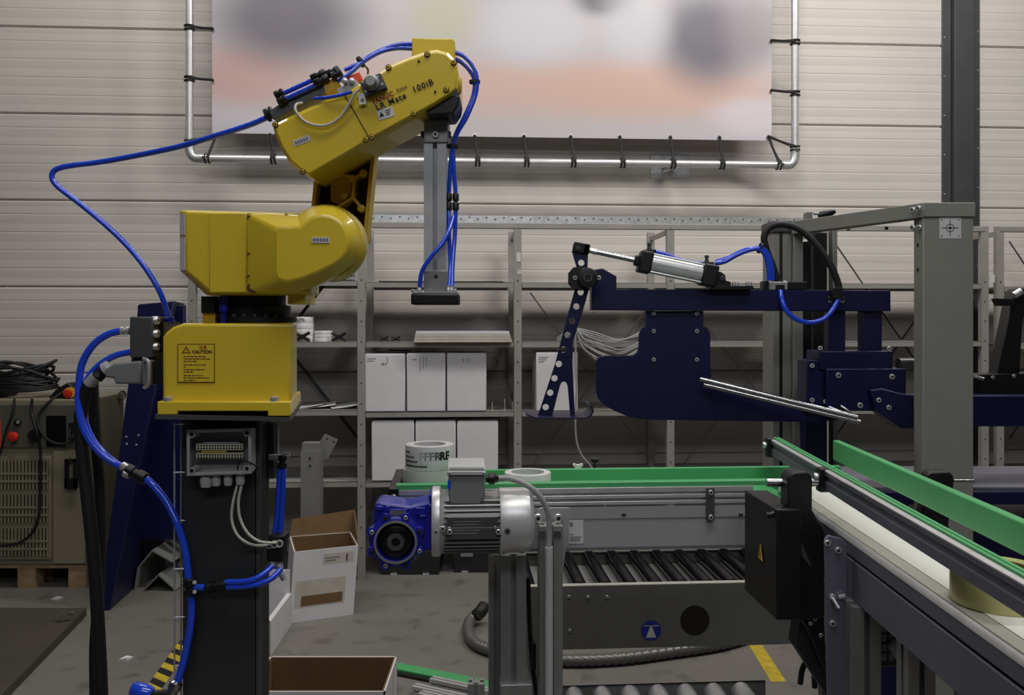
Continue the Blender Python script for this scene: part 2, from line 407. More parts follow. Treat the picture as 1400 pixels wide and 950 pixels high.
tie(PW(291, 40, BO), vt(259, 38), 'black elastic tie on the left upright pipe, upper one', Zv)
tie(PW(291, 110, BO), vt(259, 108), 'black elastic tie on the left upright pipe, middle one', Zv)
tie(PW(296, 184, BO), vt(259, 195), 'slanting black elastic tie at the lower left corner onto the upright pipe', Zv)
tie(PW(296, 185, BO), L0 + U * 0.12, 'slanting black elastic tie at the lower left corner onto the bottom pipe', U)
tie(PW(1054, 56, BO), vt(1087, 58), 'black elastic tie on the right upright pipe, upper one', Zv)
tie(PW(1054, 124, BO), vt(1087, 128), 'black elastic tie on the right upright pipe, middle one', Zv)
tie(PW(1050, 187, BO), vt(1087, 203), 'slanting black elastic tie at the lower right corner onto the upright pipe', Zv)
tie(PW(1050, 188, BO), R0 - U * 0.12, 'slanting black elastic tie at the lower right corner onto the bottom pipe', U)

# ------------------------------------------------------------------ shelving along the wall
SO = 5.60; SD = 0.60
posts = [262, 494, 708, 917, 1128, 1347, 1368]
rack = thing('shelving_rack', 'long grey steel shelving rack along the back wall', 'shelving', PW(700, 787, SO) * 1)
rack.location.z = 0; WL[rack.name] = Vector(rack.location)
def sz(py): return PW(600, py, SO).z
ztop = sz(304)
def up(px):
    c = PW(px, 400, SO)
    for d in (0, SD):
        mb = MB(); o = Vector((c.x, c.y, 0)) - U * 0.024 + N * (d if d == 0 else d - 0.04)
        mb.loft([o, o + U * 0.048, o + U * 0.048 + N * 0.04, o + U * 0.043 + N * 0.04, o + U * 0.043 + N * 0.005, o + U * 0.005 + N * 0.005, o + U * 0.005 + N * 0.04, o + N * 0.04],
                [p + Zv * ztop for p in [o, o + U * 0.048, o + U * 0.048 + N * 0.04, o + U * 0.043 + N * 0.04, o + U * 0.043 + N * 0.005, o + U * 0.005 + N * 0.005, o + U * 0.005 + N * 0.04, o + N * 0.04]])
        u_ = mb.build('upright', 'shelf_grey', rack)
        if d == 0:
            for k in range(14):
                mb = MB(); mb.lathe(o + U * 0.024 + Zv * (0.2 + k * 0.13), -N, [(0.005, -0.001), (0.005, 0.0008)], 8); mb.build('slot_hole', 'socket_dark', u_)
    for z in (0.25, 1.1, ztop - 0.06):
        mb = MB(); mb.par(Vector((c.x, c.y, z)) - U * 0.01 + N * 0.04, U * 0.02, N * (SD - 0.08), Zv * 0.03); mb.build('side_tie', 'shelf_grey', rack)
for px in posts: up(px)
levels = {0: [384, 467, 560, 657], 1: [386, 467.5, 563, 658], 2: [386, 468, 563, 658], 3: [386, 468, 563, 658], 4: [386, 468, 563, 658]}
def shelf(p0, p1, py, h=0.032):
    a, b = PW(p0, py, SO), PW(p1, py, SO); z = sz(py)
    A = Vector((a.x, a.y, z)); L = Vector((b.x - a.x, b.y - a.y, 0)); e = U * 0.027
    mb = MB(); mb.par(A + e - N * 0.002, L - 2 * e, N * 0.003, Zv * -h); mb.par(A + e - N * 0.002, L - 2 * e, N * (SD - 0.01), Zv * -0.004); mb.par(A + e + N * (SD - 0.013), L - 2 * e, N * 0.003, Zv * -h)
    mb.par(A + e, L - 2 * e, N * 0.012, Zv * -h)
    mb.build('shelf_board', 'shelf_grey', rack)
spans = [(262, 494), (494, 708), (708, 917), (917, 1128), (1128, 1347)]
for i, (a, b) in enumerate(spans):
    for py in levels[i]: shelf(a, b, py)
for py in (390, 472, 570, 664): shelf(1368, 1590, py)
for (a, b) in ((40, 262), (262, 494), (494, 708), (708, 917), (917, 1128), (1128, 1347), (1368, 1590)):
    if a < 262: continue
    A_, B_ = PW(a, 306, SO), PW(b, 306, SO); A = Vector((A_.x, A_.y, ztop)); L = Vector((B_.x - A_.x, B_.y - A_.y, 0))
    mb = MB(); mb.par(A - N * 0.003, L, N * 0.04, Zv * -0.036); mb.build('top_beam', 'shelf_grey', rack, bevel=0.003)
    if a < 917 or (a == 917):
        mb = MB(); mb.par(A, L, N * 0.012, Zv * 0.046); rl = mb.build('perforated_rail', 'galv', rack)
        n = int(L.length / 0.055); g = None
        for k in range(n):
            p = A + L * ((k + 0.5) / n) + Zv * (0.018 if k % 2 else 0.028)
            if g is None:
                mb = MB(); mb.par(p - U * 0.012 - N * 0.0008, U * (0.024 if k % 3 else 0.010), N * 0.002, Zv * 0.009); g = mb.build('slot', 'dark_grey_metal', rl); p0 = p
            else: dup(g, rl, p - p0)
def brace(a, b, r=0.011, m_='dark_grey_metal'):
    A = PW(a[0], a[1], SO + SD - 0.02); B = PW(b[0], b[1], SO + SD - 0.02); d = (B - A).normalized(); t = d.cross(N).normalized()
    mb = MB(); mb.par(A - t * r, (B - A), t * 2 * r, N * 0.003); mb.build('cross_brace', m_, rack)
for (a, b) in (((278, 330), (490, 600)), ((490, 330), (278, 600)), ((1140, 330), (1325, 600)), ((1325, 330), (1140, 600)), ((1380, 330), (1560, 600)), ((1560, 330), (1380, 600))): brace(a, b, 0.011 if a[0] < 600 else 0.006)
for (a, b) in (((725, 640), (900, 400)), ((905, 650), (725, 400)), ((930, 400), (1118, 640)), ((1118, 400), (930, 640))): brace(a, b, 0.004, 'shelf_grey')
for (px, y0, y1, m_) in ((709, 345, 358, 'sticker'), (710, 368, 375, 'cardboard_pale'), (1357, 375, 386, 'sticker')):
    mb = MB(); mb.wbox(px - 3, y0, px + 3, y1, SO - 0.002, 0.0015); o = mb.build('sticker', m_, rack); o['label'] = 'small white sticker'

# things on the shelves
def carton(px0, y0, px1, y1, label, marks=(), dep=0.28, off=SO + 0.01, lid=None):
    a, b = PW(px0, y1, off), PW(px1, y1, off); z0 = a.z; c = PW((px0 + px1) / 2, y1, off)
    r = thing('carton', label, 'box', Vector(((a.x + b.x) / 2, (a.y + b.y) / 2, z0)) + N * dep / 2, 'white cartons on the shelving')
    mb = MB(); mb.wbox(px0, y0, px1, y1, off, dep); mb.build('box_body', 'white_card', r, bevel=0.006)
    t = PW(px0 + 1, y0, off); L = U * ((b - a).dot(U) - 0.01); T = Vector((t.x, t.y, PW((px0 + px1) / 2, y0, off).z))
    mb = MB(); mb.par(T + N * 0.004, L, N * (dep / 2 - 0.006), Zv * 0.004); mb.build('flap', 'white_card', r)
    mb = MB(); mb.par(T + N * (dep / 2 + 0.002), L, N * (dep / 2 - 0.006), Zv * 0.004); mb.build('flap', 'white_card', r)
    for (mx, my, w, h) in marks:
        mb = MB(); mb.wbox(mx, my, mx + w, my + h, off - 0.0012, 0.001); mb.build('print_mark', 'ink_pale', r)
    return r
def sy(i, py): return sz(py)
zs = lambda py, off: None
carton(499, 484, 554, 563.0, 'white carton on the middle shelf, leftmost of the three, with round logo', [(502, 490, 12, 1), (502, 493, 9, 1), (522, 496, 3, 3), (526.5, 496, 1.5, 3), (529, 488, 1, 9)])
carton(556, 483.5, 609, 562.6, 'white carton on the middle shelf between two others, with slanting print lines', [(574, 488, 0.8, 20), (578, 488, 0.8, 16), (582, 488, 0.8, 13), (563, 491, 6, 1)])
carton(611, 483.5, 665, 562.3, 'white carton on the middle shelf, rightmost of the three beside the pins', [(633, 490, 0.8, 6), (637, 490, 0.8, 5), (641, 490, 0.8, 6)])
carton(508, 576, 566, 657.6, 'white carton on the lower shelf behind the tape rolls, leftmost of three')
carton(568, 576, 623, 657.6, 'white carton on the lower shelf behind the tape rolls, middle of three')
carton(625, 576, 681, 657.6, 'white carton on the lower shelf behind the motor, rightmost of three')
carton(733, 482, 790, 562.2, 'white carton on the shelf behind the perforated lever arm', [(736, 488, 14, 1), (736, 491, 11, 1), (736, 494, 8, 1)])
# a dark folder lid leaning over the first carton
a = PW(530, 482, SO + 0.10); mb = MB(); mb.par(a + Zv * 0.012, U * 0.15 + Zv * -0.005, N * 0.15, Zv * 0.004); tag(mb.build('cardboard_flap', 'black_plastic'), 'dark flat sheet lying on the cartons of the middle shelf', 'sheet')
for k in range(4):
    a, b = PW(566 + k * 0.8, 463.5, SO - 0.06), PW(700 - k * 1.2, 463.5, SO - 0.06); z = sz(467.5) + k * 0.0172
    mb = MB(); mb.par(Vector((a.x, a.y, z)), Vector((b.x - a.x, b.y - a.y, 0)), N * 0.36, Zv * 0.016)
    tag(mb.build('flattened_carton', 'cardboard_pale' if k < 3 else 'white_card'), '%s flattened carton in the stack on the upper shelf' % ['bottom', 'second', 'third', 'top white'][k], 'cardboard', 'flattened cartons on the upper shelf')
def clip(px, py, label, s=1.0):
    c = PW(px, py, SO + 0.04); c.z = sz(467.5 if px > 500 else 467) + 0.001
    r = thing('plastic_clip', label, 'clip', c, 'black clips on the upper shelf')
    mb = MB(); mb.tube([c + U * -0.028 * s + Zv * 0.006, c + U * 0.0 + Zv * 0.018 * s, c + U * 0.028 * s + Zv * 0.034 * s], 0.006 * s, 8, 4); mb.build('jaw', 'black_plastic', r)
    mb = MB(); mb.tube([c + U * 0.028 * s + Zv * 0.006 + N * 0.012, c + Zv * 0.018 * s + N * 0.012, c + U * -0.028 * s + Zv * 0.034 * s + N * 0.012], 0.006 * s, 8, 4); mb.build('jaw', 'black_plastic', r)
    mb = MB(); mb.lathe(c + Zv * 0.018 * s - N * 0.012, N, [(0.009 * s, 0), (0.009 * s, 0.03)], 10); mb.build('hinge', 'black_plastic', r)
clip(525, 462, 'small black plastic clip on the upper shelf, left of the pair')
clip(541, 462, 'small black plastic clip on the upper shelf, right of the pair')
clip(413, 460, 'larger black plastic clip in front of the tall tape stack', 1.7)
clip(463, 460, 'larger black plastic clip right of the low tape stack', 1.6)
for i, px in enumerate((673, 690, 701)):
    c = PW(px, 558, SO + 0.05); c.z = sz(563) + 0.0005
    mb = MB(); mb.lathe(c, Zv, [(0.009, 0), (0.009, 0.004), (0.0035, 0.006), (0.0035, 0.05 + 0.02 * (i == 1)), (0.002, 0.055 + 0.02 * (i == 1))], 10)
    tag(mb.build('steel_pin', 'steel'), ['slim steel pin standing on the middle shelf next to the cartons', 'taller slim steel pin, middle of three on the middle shelf', 'slim steel pin nearest the upright on the middle shelf'][i], 'pin', 'steel pins on the middle shelf')
def tape(c, r, h, m_core, m_side, label, name='tape_roll', group=None, inner=0.66, cat='tape'):
    t = thing(name, label, cat, c, group)
    mb = MB(); mb.ringlathe(c, Zv, [(r * inner + 0.003, 0), (r * 0.99, 0), (r, 0.0015), (r, h - 0.0015), (r * 0.99, h), (r * inner + 0.003, h)], 48); mb.build('tape_winding', m_side, t)
    mb = MB(); mb.ringlathe(c, Zv, [(r * inner, -0.0003 + 0.0006), (r * inner + 0.004, 0.0004), (r * inner + 0.004, h + 0.0004), (r * inner, h + 0.0004)], 48); mb.build('core', m_core, t)
    return t
zsh = sz(467)
for k in range(4):
    c = PW(415.5, 462, SO + 0.12); c.z = zsh + 0.0395 * k
    t = tape(c, 0.063, 0.0385, 'white_card', 'tape_white', '%s tape roll in the tall stack on the left shelf' % ['bottom', 'second', 'third', 'top'][k], group='tape rolls on the left shelf')
    mb = MB()
    if k == 3: text('FACTS', 'lettering', 'ink', c + Vector((-0.05, -0.0645, 0.012)), 0.024, t, bold=0.0006)
for k in range(3):
    c = PW(443, 462, SO + 0.12); c.z = zsh + 0.023 * k
    tape(c, 0.060, 0.0222, 'white_card', 'tape_white', '%s narrow tape roll in the low stack on the left shelf' % ['bottom', 'middle', 'top'][k], group='narrow tape rolls on the left shelf')
zp = sz(560)
for i, (p, w, d, rz, lb) in enumerate(((430, 0.27, 0.20, 0.1, 'white paper sheet on the shelf right of the robot base'), (420, 0.23, 0.2, -0.2, 'lower white paper sheet under another beside the robot base'), (470, 0.18, 0.22, 0.25, 'loose paper sheets at the shelf end near the upright'))):
    c = PW(p, 560, SO + 0.17); c.z = zp + 0.001 + 0.002 * (2 - i)
    ex = Vector((math.cos(rz + PHI), math.sin(rz + PHI), 0)); ey = Vector((-ex.y, ex.x, 0)); mb = MB(); n = 8
    A = [c + ex * (k / n - 0.5) * w - ey * d / 2 + Zv * (0.022 * (k / n) ** 2 + 0.003 * i) for k in range(n + 1)]
    for k in range(n): mb.loft([A[k], A[k + 1], A[k + 1] + ey * d, A[k] + ey * d], [q + Zv * 0.002 for q in (A[k], A[k + 1], A[k + 1] + ey * d, A[k] + ey * d)])
    tag(mb.build('paper_sheet', 'paper'), lb, 'paper', 'papers on the left shelf')
a = PW(518, 381, SO + 0.1); a.z = sz(386) + 0.0005; mb = MB(); mb.par(a, U * 0.80, N * 0.03, Zv * 0.012); mb.par(a + U * 0.8 + Zv * 0.003, U * 0.03, N * 0.03, Zv * 0.004); tag(mb.build('steel_bar', 'black_plastic'), 'long thin black bar lying on the shelf behind the gripper', 'bar')
a = PW(448, 381, SO + 0.05); a.z = sz(384) + 0.0005
r = thing('hand_tool', 'small dark clamp tool on the shelf right of the robot shoulder', 'tool', a)
mb = MB(); mb.par(a, U * 0.17, N * 0.02, Zv * 0.008); mb.build('bar', 'black_plastic', r)
mb = MB(); mb.par(a + Zv * 0.028, U * 0.17, N * 0.02, Zv * 0.008); mb.build('bar', 'black_plastic', r)
mb = MB(); mb.par(a + U * 0.15, U * 0.02, N * 0.02, Zv * 0.04); mb.build('end_block', 'steel', r)
# hanging grey cable bundle behind the lever
cb = thing('cable_bundle', 'bundle of thin grey cables looped over the shelf behind the lever arm', 'cable', PW(830, 500, SO - 0.05))
for k in range(9):
    y0 = 447 + k * 0.8; s = k / 8 + 0.12 * math.sin(k * 2.3); e_ = 0.02 * math.cos(k * 1.7)
    mb = MB(); mb.tube([PW(762, 462 + k * 2, SO + 0.02), PW(785, y0, SO - 0.03), PW(800 - 2 * s, 462 + 17 * s, SO - 0.05 + e_), PW(825 + 2 * s, 472 + 27 * s, SO - 0.06 - e_), PW(850, 478 + 24 * s, SO - 0.05), PW(878, 466 + 20 * s, SO - 0.03), PW(905, 455 + 10 * s, SO - 0.01)], 0.0048, 7, 6)
    mb.build('cable', 'cable_grey', cb)
for k in range(4):
    mb = MB(); mb.tube([PW(785, 448 + k, SO - 0.03), PW(815, 455 + k * 3, SO - 0.05), PW(845, 464 + k, SO - 0.05), PW(880, 458 - k * 2, SO - 0.03)], 0.0048, 7, 6); mb.build('cable', 'cable_grey', cb)
mb = MB(); mb.tube([PW(786, 450, SO - 0.06), PW(788, 520, SO - 0.06), PW(787, 590, SO - 0.06), PW(794, 620, SO - 0.06), PW(812, 645, SO - 0.06), PW(830, 700, SO - 0.06)], 0.006, 7, 8); mb.build('hanging_cable', 'cable_grey', cb)
# black crates on the floor under the shelving
def crate(p0, p1, yt, yb, label):
    a, b = FL(p0, yb), FL(p1, yb); d = 0.32; h = P(p0, yt, a.y).z
    r = thing('storage_crate', label, 'crate', Vector(((a.x + b.x) / 2, a.y + d / 2, 0)), 'black crates under the shelving')
    x0, x1, y0, y1 = a.x, b.x, a.y, a.y + d; e = 0.02
    bot = [Vector((x0 + e, y0 + e, 0)), Vector((x1 - e, y0 + e, 0)), Vector((x1 - e, y1 - e, 0)), Vector((x0 + e, y1 - e, 0))]
    top = [Vector((x0, y0, h)), Vector((x1, y0, h)), Vector((x1, y1, h)), Vector((x0, y1, h))]; t = 0.008
    ti = [Vector((x0 + t, y0 + t, h)), Vector((x1 - t, y0 + t, h)), Vector((x1 - t, y1 - t, h)), Vector((x0 + t, y1 - t, h))]
    bi = [Vector((x0 + e + t, y0 + e + t, t)), Vector((x1 - e - t, y0 + e + t, t)), Vector((x1 - e - t, y1 - e - t, t)), Vector((x0 + e + t, y1 - e - t, t))]
    mb = MB(); mb.loftn([bot, top, ti, bi]); mb.build('crate_body', 'bin_black', r, bevel=0.004)
    mb = MB(); mb.ringlathe((0, 0, 0), Zv, [(0, 0), (0, 0), (0, 0)], 3) if False else None
    for (xx0, xx1, yy0, yy1) in ((x0 - 0.012, x1 + 0.012, y0 - 0.012, y0), (x0 - 0.012, x1 + 0.012, y1, y1 + 0.012), (x0 - 0.012, x0, y0, y1), (x1, x1 + 0.012, y0, y1)):
        mb = MB(); mb.box(xx0, xx1, yy0, yy1, h - 0.03, h); mb.build('rim', 'bin_black', r)
    for s in (0.25, 0.75):
        mb = MB(); xx = x0 + (x1 - x0) * s; mb.box(xx - 0.02, xx + 0.02, y0 + 0.002, y0 + 0.03, 0.002, 0.012); mb.build('metal_foot', 'steel', r)
    mb = MB(); mb.box(x0 + 0.06, x0 + 0.14, y0 - 0.002 + 0.004, y0 + 0.012, h * 0.45, h * 0.7); mb.build('label_patch', 'ink_pale', r)
crate(516, 604, 733, 787, 'black plastic crate on the floor below the blue gearbox')
crate(617, 690, 733, 784, 'black plastic crate on the floor below the finned motor')
# ------------------------------------------------------------------ left side: controller cabinet and things around it
CD = 5.36
cab = thing('robot_controller', 'beige robot controller cabinet with vent louvres at the left edge', 'control cabinet', P(40, 770, CD + 0.2))
def Y(px, D): return (px - CX) / F * D
xr = Y(118, CD); xl = xr - 0.72; z0 = P(0, 772, CD).z; z1 = P(0, 546, CD).z; zm = P(0, 612, CD).z
mb = MB(); mb.box(xl, xr, CD, CD + 0.52, z0, z1); mb.build('cabinet_body', 'cabinet_beige', cab, bevel=0.008)
mb = MB(); mb.box(xl, xr - 0.01, CD - 0.012, CD, zm, z1 - 0.03); pan = mb.build('control_panel', 'cabinet_dark', cab, bevel=0.004)
mb = MB(); mb.box(xl, Y(72, CD), CD - 0.018, CD, P(0, 764, CD).z, P(0, 624, CD).z); lv = mb.build('vent_panel', 'cabinet_beige', cab, bevel=0.003)
for (a, b) in ((629, 668), (675, 714), (721, 760)):
    mb = MB(); mb.box(xl + 0.01, Y(69, CD), CD - 0.0195, CD - 0.017, P(0, b, CD).z, P(0, a, CD).z); mb.build('vent_opening', 'socket_dark', lv)
    g = None
    for k in range(28):
        x = Y(69, CD) - 0.006 - k * 0.0215
        if x < xl + 0.01: break
        if g is None:
            mb = MB(); mb.box(x - 0.006, x + 0.006, CD - 0.025, CD - 0.018, P(0, b, CD).z, P(0, a, CD).z); g = mb.build('louvre', 'cabinet_beige', lv); gx0 = x
        else: dup(g, lv, (x - gx0, 0, 0))
    for f in (0.45, 0.72):
        zc = P(0, a + (b - a) * f, CD).z; mb = MB(); mb.box(xl + 0.01, Y(69, CD), CD - 0.028, CD - 0.02, zc - 0.006, zc + 0.006); mb.build('louvre_bar', 'cabinet_beige', lv)
mb = MB(); mb.box(Y(74, CD), xr, CD - 0.014, CD, z0 + 0.01, zm - 0.02); dr = mb.build('cabinet_door', 'cabinet_beige', cab, bevel=0.003)
h0, h1 = P(88, 668, CD - 0.05), P(103, 628, CD - 0.05)
mb = MB()
mb.box(h0.x, h1.x, CD - 0.05, CD - 0.014, h0.z, h0.z + 0.06); mb.box(h0.x, h0.x + 0.014, CD - 0.05, CD - 0.02, h0.z, h1.z); mb.box(h1.x - 0.014, h1.x, CD - 0.05, CD - 0.02, h0.z, h1.z); mb.box(h0.x, h1.x, CD - 0.05, CD - 0.02, h1.z - 0.014, h1.z)
mb.build('door_handle', 'black_plastic', dr)
pz = CD - 0.012
mb = MB(); mb.lathe(P(25, 577, pz), (0, -1, 0), [(0.02, 0), (0.02, 0.015), (0.014, 0.02)], 16); k_ = mb.build('key_switch', 'black_plastic', pan)
mb = MB(); mb.lathe(P(25, 577, pz - 0.02), (0, -1, 0), [(0.01, 0), (0.01, 0.006)], 12); mb.build('key_slot', 'steel', k_)
mb = MB(); mb.lathe(P(22, 596, pz), (0, -1, 0), [(0.016, 0), (0.016, 0.025), (0.03, 0.028), (0.03, 0.04), (0.02, 0.046)], 18); mb.build('emergency_stop_button', 'red_button', pan)
mb = MB(); mb.lathe(P(50, 594, pz), (0, -1, 0), [(0.036, 0), (0.036, 0.03), (0.03, 0.05)], 18); mb.build('round_connector', 'black_plastic', pan)
mb = MB(); mb.box(Y(65, CD), Y(92, CD), pz - 0.004, pz, P(0, 610, CD).z, P(0, 568, CD).z); mb.build('dark_display', 'mirror_black', pan)
mb = MB(); mb.box(Y(98, CD), Y(105, CD), pz - 0.03, pz, P(0, 600, CD).z, P(0, 577, CD).z); sw = mb.build('main_switch', 'black_plastic', pan)
mb = MB(); mb.box(Y(99.5, CD), Y(103, CD), pz - 0.042, pz - 0.03, P(0, 597, CD).z, P(0, 584, CD).z); mb.build('switch_lever', 'chrome', sw)
mb = MB(); mb.box(xl + 0.13, Y(3, CD), pz - 0.006, pz, P(0, 612, CD).z, P(0, 574, CD).z); o = mb.build('orange_label', 'orange', pan); o['label'] = 'orange label'
for (px, py, dd) in ((132, 557, 0.07), (168, 543, 0.44)):
    c = Vector((xr + 0.022, CD + dd, z1 - 0.012)); mb = MB(); mb.ringlathe(c, (0.9, -0.45, 0), [(0.026 + 0.008 * math.cos(t), 0.008 * math.sin(t)) for t in [k * math.pi / 3 for k in range(6)]], 18)
    mb.cyl(Vector((xr - 0.002, c.y, c.z - 0.03)), c - Zv * 0.022, 0.011, 10); mb.build('lifting_eye', 'cabinet_dark', cab)
# pallet under it
pal = thing('wooden_pallet', 'wooden pallet under the beige controller cabinet', 'pallet', (xl + 0.36, CD + 0.26, 0))
zt = z0 - 0.001
for k in range(5):
    mb = MB(); y = CD + k * 0.105; mb.box(xl - 0.1, xr, y, y + 0.085, zt - 0.02, zt); mb.build('deck_board', 'wood', pal)
for x in (xl - 0.1, (xl + xr) / 2 - 0.06, xr - 0.11):
    for y in (CD, CD + 0.2, CD + 0.405):
        mb = MB(); mb.box(x, x + 0.11, y, y + 0.1, 0.0, zt - 0.0205); mb.build('block', 'wood', pal)
# cables and pendant on top of the cabinet
cb = thing('cable_coil', 'heap of coiled black cable on top of the controller cabinet', 'cable', (Y(35, CD + 0.2), CD + 0.22, z1))
cc = Vector((Y(32, CD + 0.2), CD + 0.2, z1 + 0.012))
rnd = random.Random(3)
for k in range(13):
    a, b = 0.215 - 0.016 * (k % 5), 0.13; zc = 0.03 + 0.009 * k; ph = rnd.random() * 6; tl = rnd.uniform(-0.05, 0.05)
    q = [cc + Vector((a * math.cos(t) + rnd.uniform(-.012, .012), b * math.sin(t), zc + tl * math.cos(t) + (0.03 if k > 8 else 0.006) * (1 + math.sin(t * 2 + ph)))) for t in [i * 2 * math.pi / 12 for i in range(13)]]
    q[-1] = q[0]; mb = MB(); mb.tube(q, 0.0095, 8, 4); mb.build('cable_loop', 'rubber', cb)
mb = MB(); mb.box(cc.x - 0.30, cc.x - 0.08, CD + 0.1, CD + 0.3, z1, z1 + 0.12); mb.build('cable_plug_block', 'black_plastic', cb, bevel=0.02)
pe = P(92, 533, CD + 0.12); ph = thing('teach_pendant', 'black teach pendant with orange stop button lying on the cabinet', 'pendant', (pe.x, pe.y, z1))
mb = MB(); A = [Vector((pe.x - 0.09, CD + 0.06, z1)), Vector((pe.x + 0.07, CD + 0.06, z1)), Vector((pe.x + 0.075, CD + 0.06, z1 + 0.06)), Vector((pe.x + 0.03, CD + 0.06, z1 + 0.10)), Vector((pe.x - 0.05, CD + 0.06, z1 + 0.05))]
mb.prism(A, (0.03, 0.2, 0)); mb.build('pendant_body', 'black_plastic', ph, bevel=0.008)
bc = P(96, 537, CD + 0.058); bc.z = max(bc.z, z1 + 0.036)
mb = MB(); mb.lathe(bc, (0, -1, 0), [(0.034, 0), (0.034, 0.012)], 18); rg = mb.build('button_ring', 'yellow_button', ph)
mb = MB(); mb.lathe(bc - Vector((0, 0.012, 0.003)), (0, -1, 0), [(0.015, 0), (0.017, 0.012), (0.027, 0.014), (0.025, 0.028), (0.012, 0.032)], 18); mb.build('stop_button', 'red_button', ph)
def hose(name, pts, r, m, label, cat='hose', group=None, n=10, sub=8, base=None):
    mb = MB(); mb.tube(pts, r, n, sub); o = mb.build(name, m, base=base if base is not None else pts[0]); return tag(o, label, cat, group)
hose('pendant_cable', [P(104, 523, CD + 0.1), P(80, 540, CD + 0.03), P(64, 552, CD - 0.02), P(52, 570, CD - 0.04), P(54, 586, CD - 0.06), P(64, 600, CD - 0.07), P(80, 607, CD - 0.07), P(95, 604, CD - 0.06), P(101, 592, CD - 0.045)], 0.008, 'rubber', 'black cable arching over the dark display of the cabinet', 'cable')
hose('pendant_cable', [P(44, 545, CD - 0.02), P(43, 562, CD - 0.03), P(50, 590, CD - 0.075), P(55, 615, CD - 0.05), P(55, 660, CD - 0.05), P(53, 705, CD - 0.05), P(42, 730, CD - 0.05), P(22, 743, CD - 0.05), P(-10, 746, CD - 0.05)], 0.008, 'rubber', 'black cable hanging down in front of the cabinet louvres', 'cable')
hose('pendant_cable', [P(20, 545, CD - 0.02), P(17, 565, CD - 0.035), P(8, 590, CD - 0.035), P(2, 612, CD - 0.03), P(-8, 640, CD - 0.035)], 0.007, 'rubber', 'black cable at the left edge beside the orange label', 'cable')

# navy machine column behind the robot
X = -2.17
zn = P(0, 416, 5.12).z
b4 = [Vector((-2.33, 4.95, 0)), Vector((-2.27, 4.95, 0)), Vector((-2.36, 5.95, 0)), Vector((-2.46, 5.95, 0))]
t4 = [Vector((-2.18, 5.12, zn)), Vector((-1.97, 5.12, zn + 0.02)), Vector((-2.2, 5.9, zn + 0.02)), Vector((-2.32, 5.9, zn))]
nv = thing('navy_machine_stand', 'tall tapered dark navy steel stand behind the robot pedestal', 'machine stand', (X - 0.06, 5.4, 0))
mb = MB(); mb.loft(b4, t4); mb.build('stand_body', 'navy', nv, bevel=0.006)
mb = MB(); mb.box(-2.30, -2.015, 5.39, 5.43, 0.29, zn - 0.002); mb.build('rear_panel', 'navy', nv, bevel=0.003)
for (px, py) in ((172, 600), (176, 610), (206, 598), (203, 611)):
    f_ = (835 - py) / 420.0; bolt(Vector((-2.33 + 0.15 * f_ + 0.5 * (px - 172) / 245 + 0.03, 4.95 + 0.17 * f_, zn * f_)) - Vector((0, 0.002, 0)), (0, -1, 0), 0.006, 'steel', nv)

# folded sheet-metal angles on the floor
def angle_piece(pts, D, label, dep=0.55):
    q = O(pts, D); z = min(p.z for p in q) - 0.003; q = [p - Zv * z for p in q]; mb = MB(); ext = Vector((0.0, dep, 0))
    for a, b in zip(q[:-1], q[1:]):
        d = (b - a).normalized(); nn = Vector((-d.z, 0, d.x)) * 0.004; mb.loft([a - nn, b - nn, b + nn, a + nn], [p + ext for p in (a - nn, b - nn, b + nn, a + nn)])
    tag(mb.build('sheet_metal_angle', 'machine_grey', base=q[0]), label, 'metal profile', 'folded metal angles on the floor')
angle_piece([(195, 809), (216.5, 787), (240, 808)], 5.30, 'inverted V shaped grey metal angle on the floor, lower inner piece', 0.4)
angle_piece([(184, 809), (189, 779), (208, 756), (236, 772)], 5.33, 'bent grey metal angle arching over the inverted V piece', 0.45)

# brown floor board, tape, scraps
def fpoly(pts, z0, z1, name, m, label, cat, kind=None):
    mb = MB(); A = [FL(x, y) for x, y in pts]; A = [Vector((p.x, p.y, z0)) for p in A]; mb.prism(A, (0, 0, z1 - z0)); o = mb.build(name, m); return tag(o, label, cat)
mb = MB(); A = [Vector((-2.36, 4.87, 0)), Vector((-4.2, 4.87, 0)), Vector((-4.2, 3.0, 0)), Vector((-2.06, 3.0, 0))]
mb.prism(A, (0, 0, 0.045)); mb2 = mb.build('floor_board', 'mat_brown', bevel=0.003); tag(mb2, 'dark brown board lying on the floor at the lower left', 'board')
rc = FL(86, 849, 0.045); r = thing('hose_clamp', 'shiny steel ring clamp lying on the brown floor board', 'clamp', rc)
mb = MB(); mb.ringlathe(rc + Zv * 0.03, (0.5, -0.8, 0.1), [(0.024, -0.008), (0.028, -0.008), (0.028, 0.008), (0.024, 0.008)], 20); mb.build('band', 'chrome', r)
mb = MB(); mb.lathe(rc + Vector((0.03, 0.0, 0.04)), (1, 0.2, 0), [(0.009, 0), (0.009, 0.025)], 10); mb.build('screw_housing', 'chrome', r)
for (px, py, lb) in ((78, 818, 'small white paper scrap on the floor by the pallet'), (172, 900, 'tiny white paper scrap on the floor left of the pedestal')):
    c = FL(px, py); mb = MB(); A = [c + Vector((x, y, 0)) for x, y in ((-.025, -.02), (.02, -.03), (.03, .015), (-.01, .03))]; mb.prism(A, (0, 0, 0.003)); mb.v[5] += Vector((0, 0, 0.012)); tag(mb.build('paper_scrap', 'paper'), lb, 'scrap', 'paper scraps')
hz = thing('hazard_tape', 'black and yellow striped hazard tape on the floor beside the pedestal', 'floor tape', FL(222, 908))
pa, pb = FL(247, 874), FL(192, 950); d = (pb - pa); Lh = d.length; d.normalize(); t = Vector((-d.y, d.x, 0)); w = 0.075
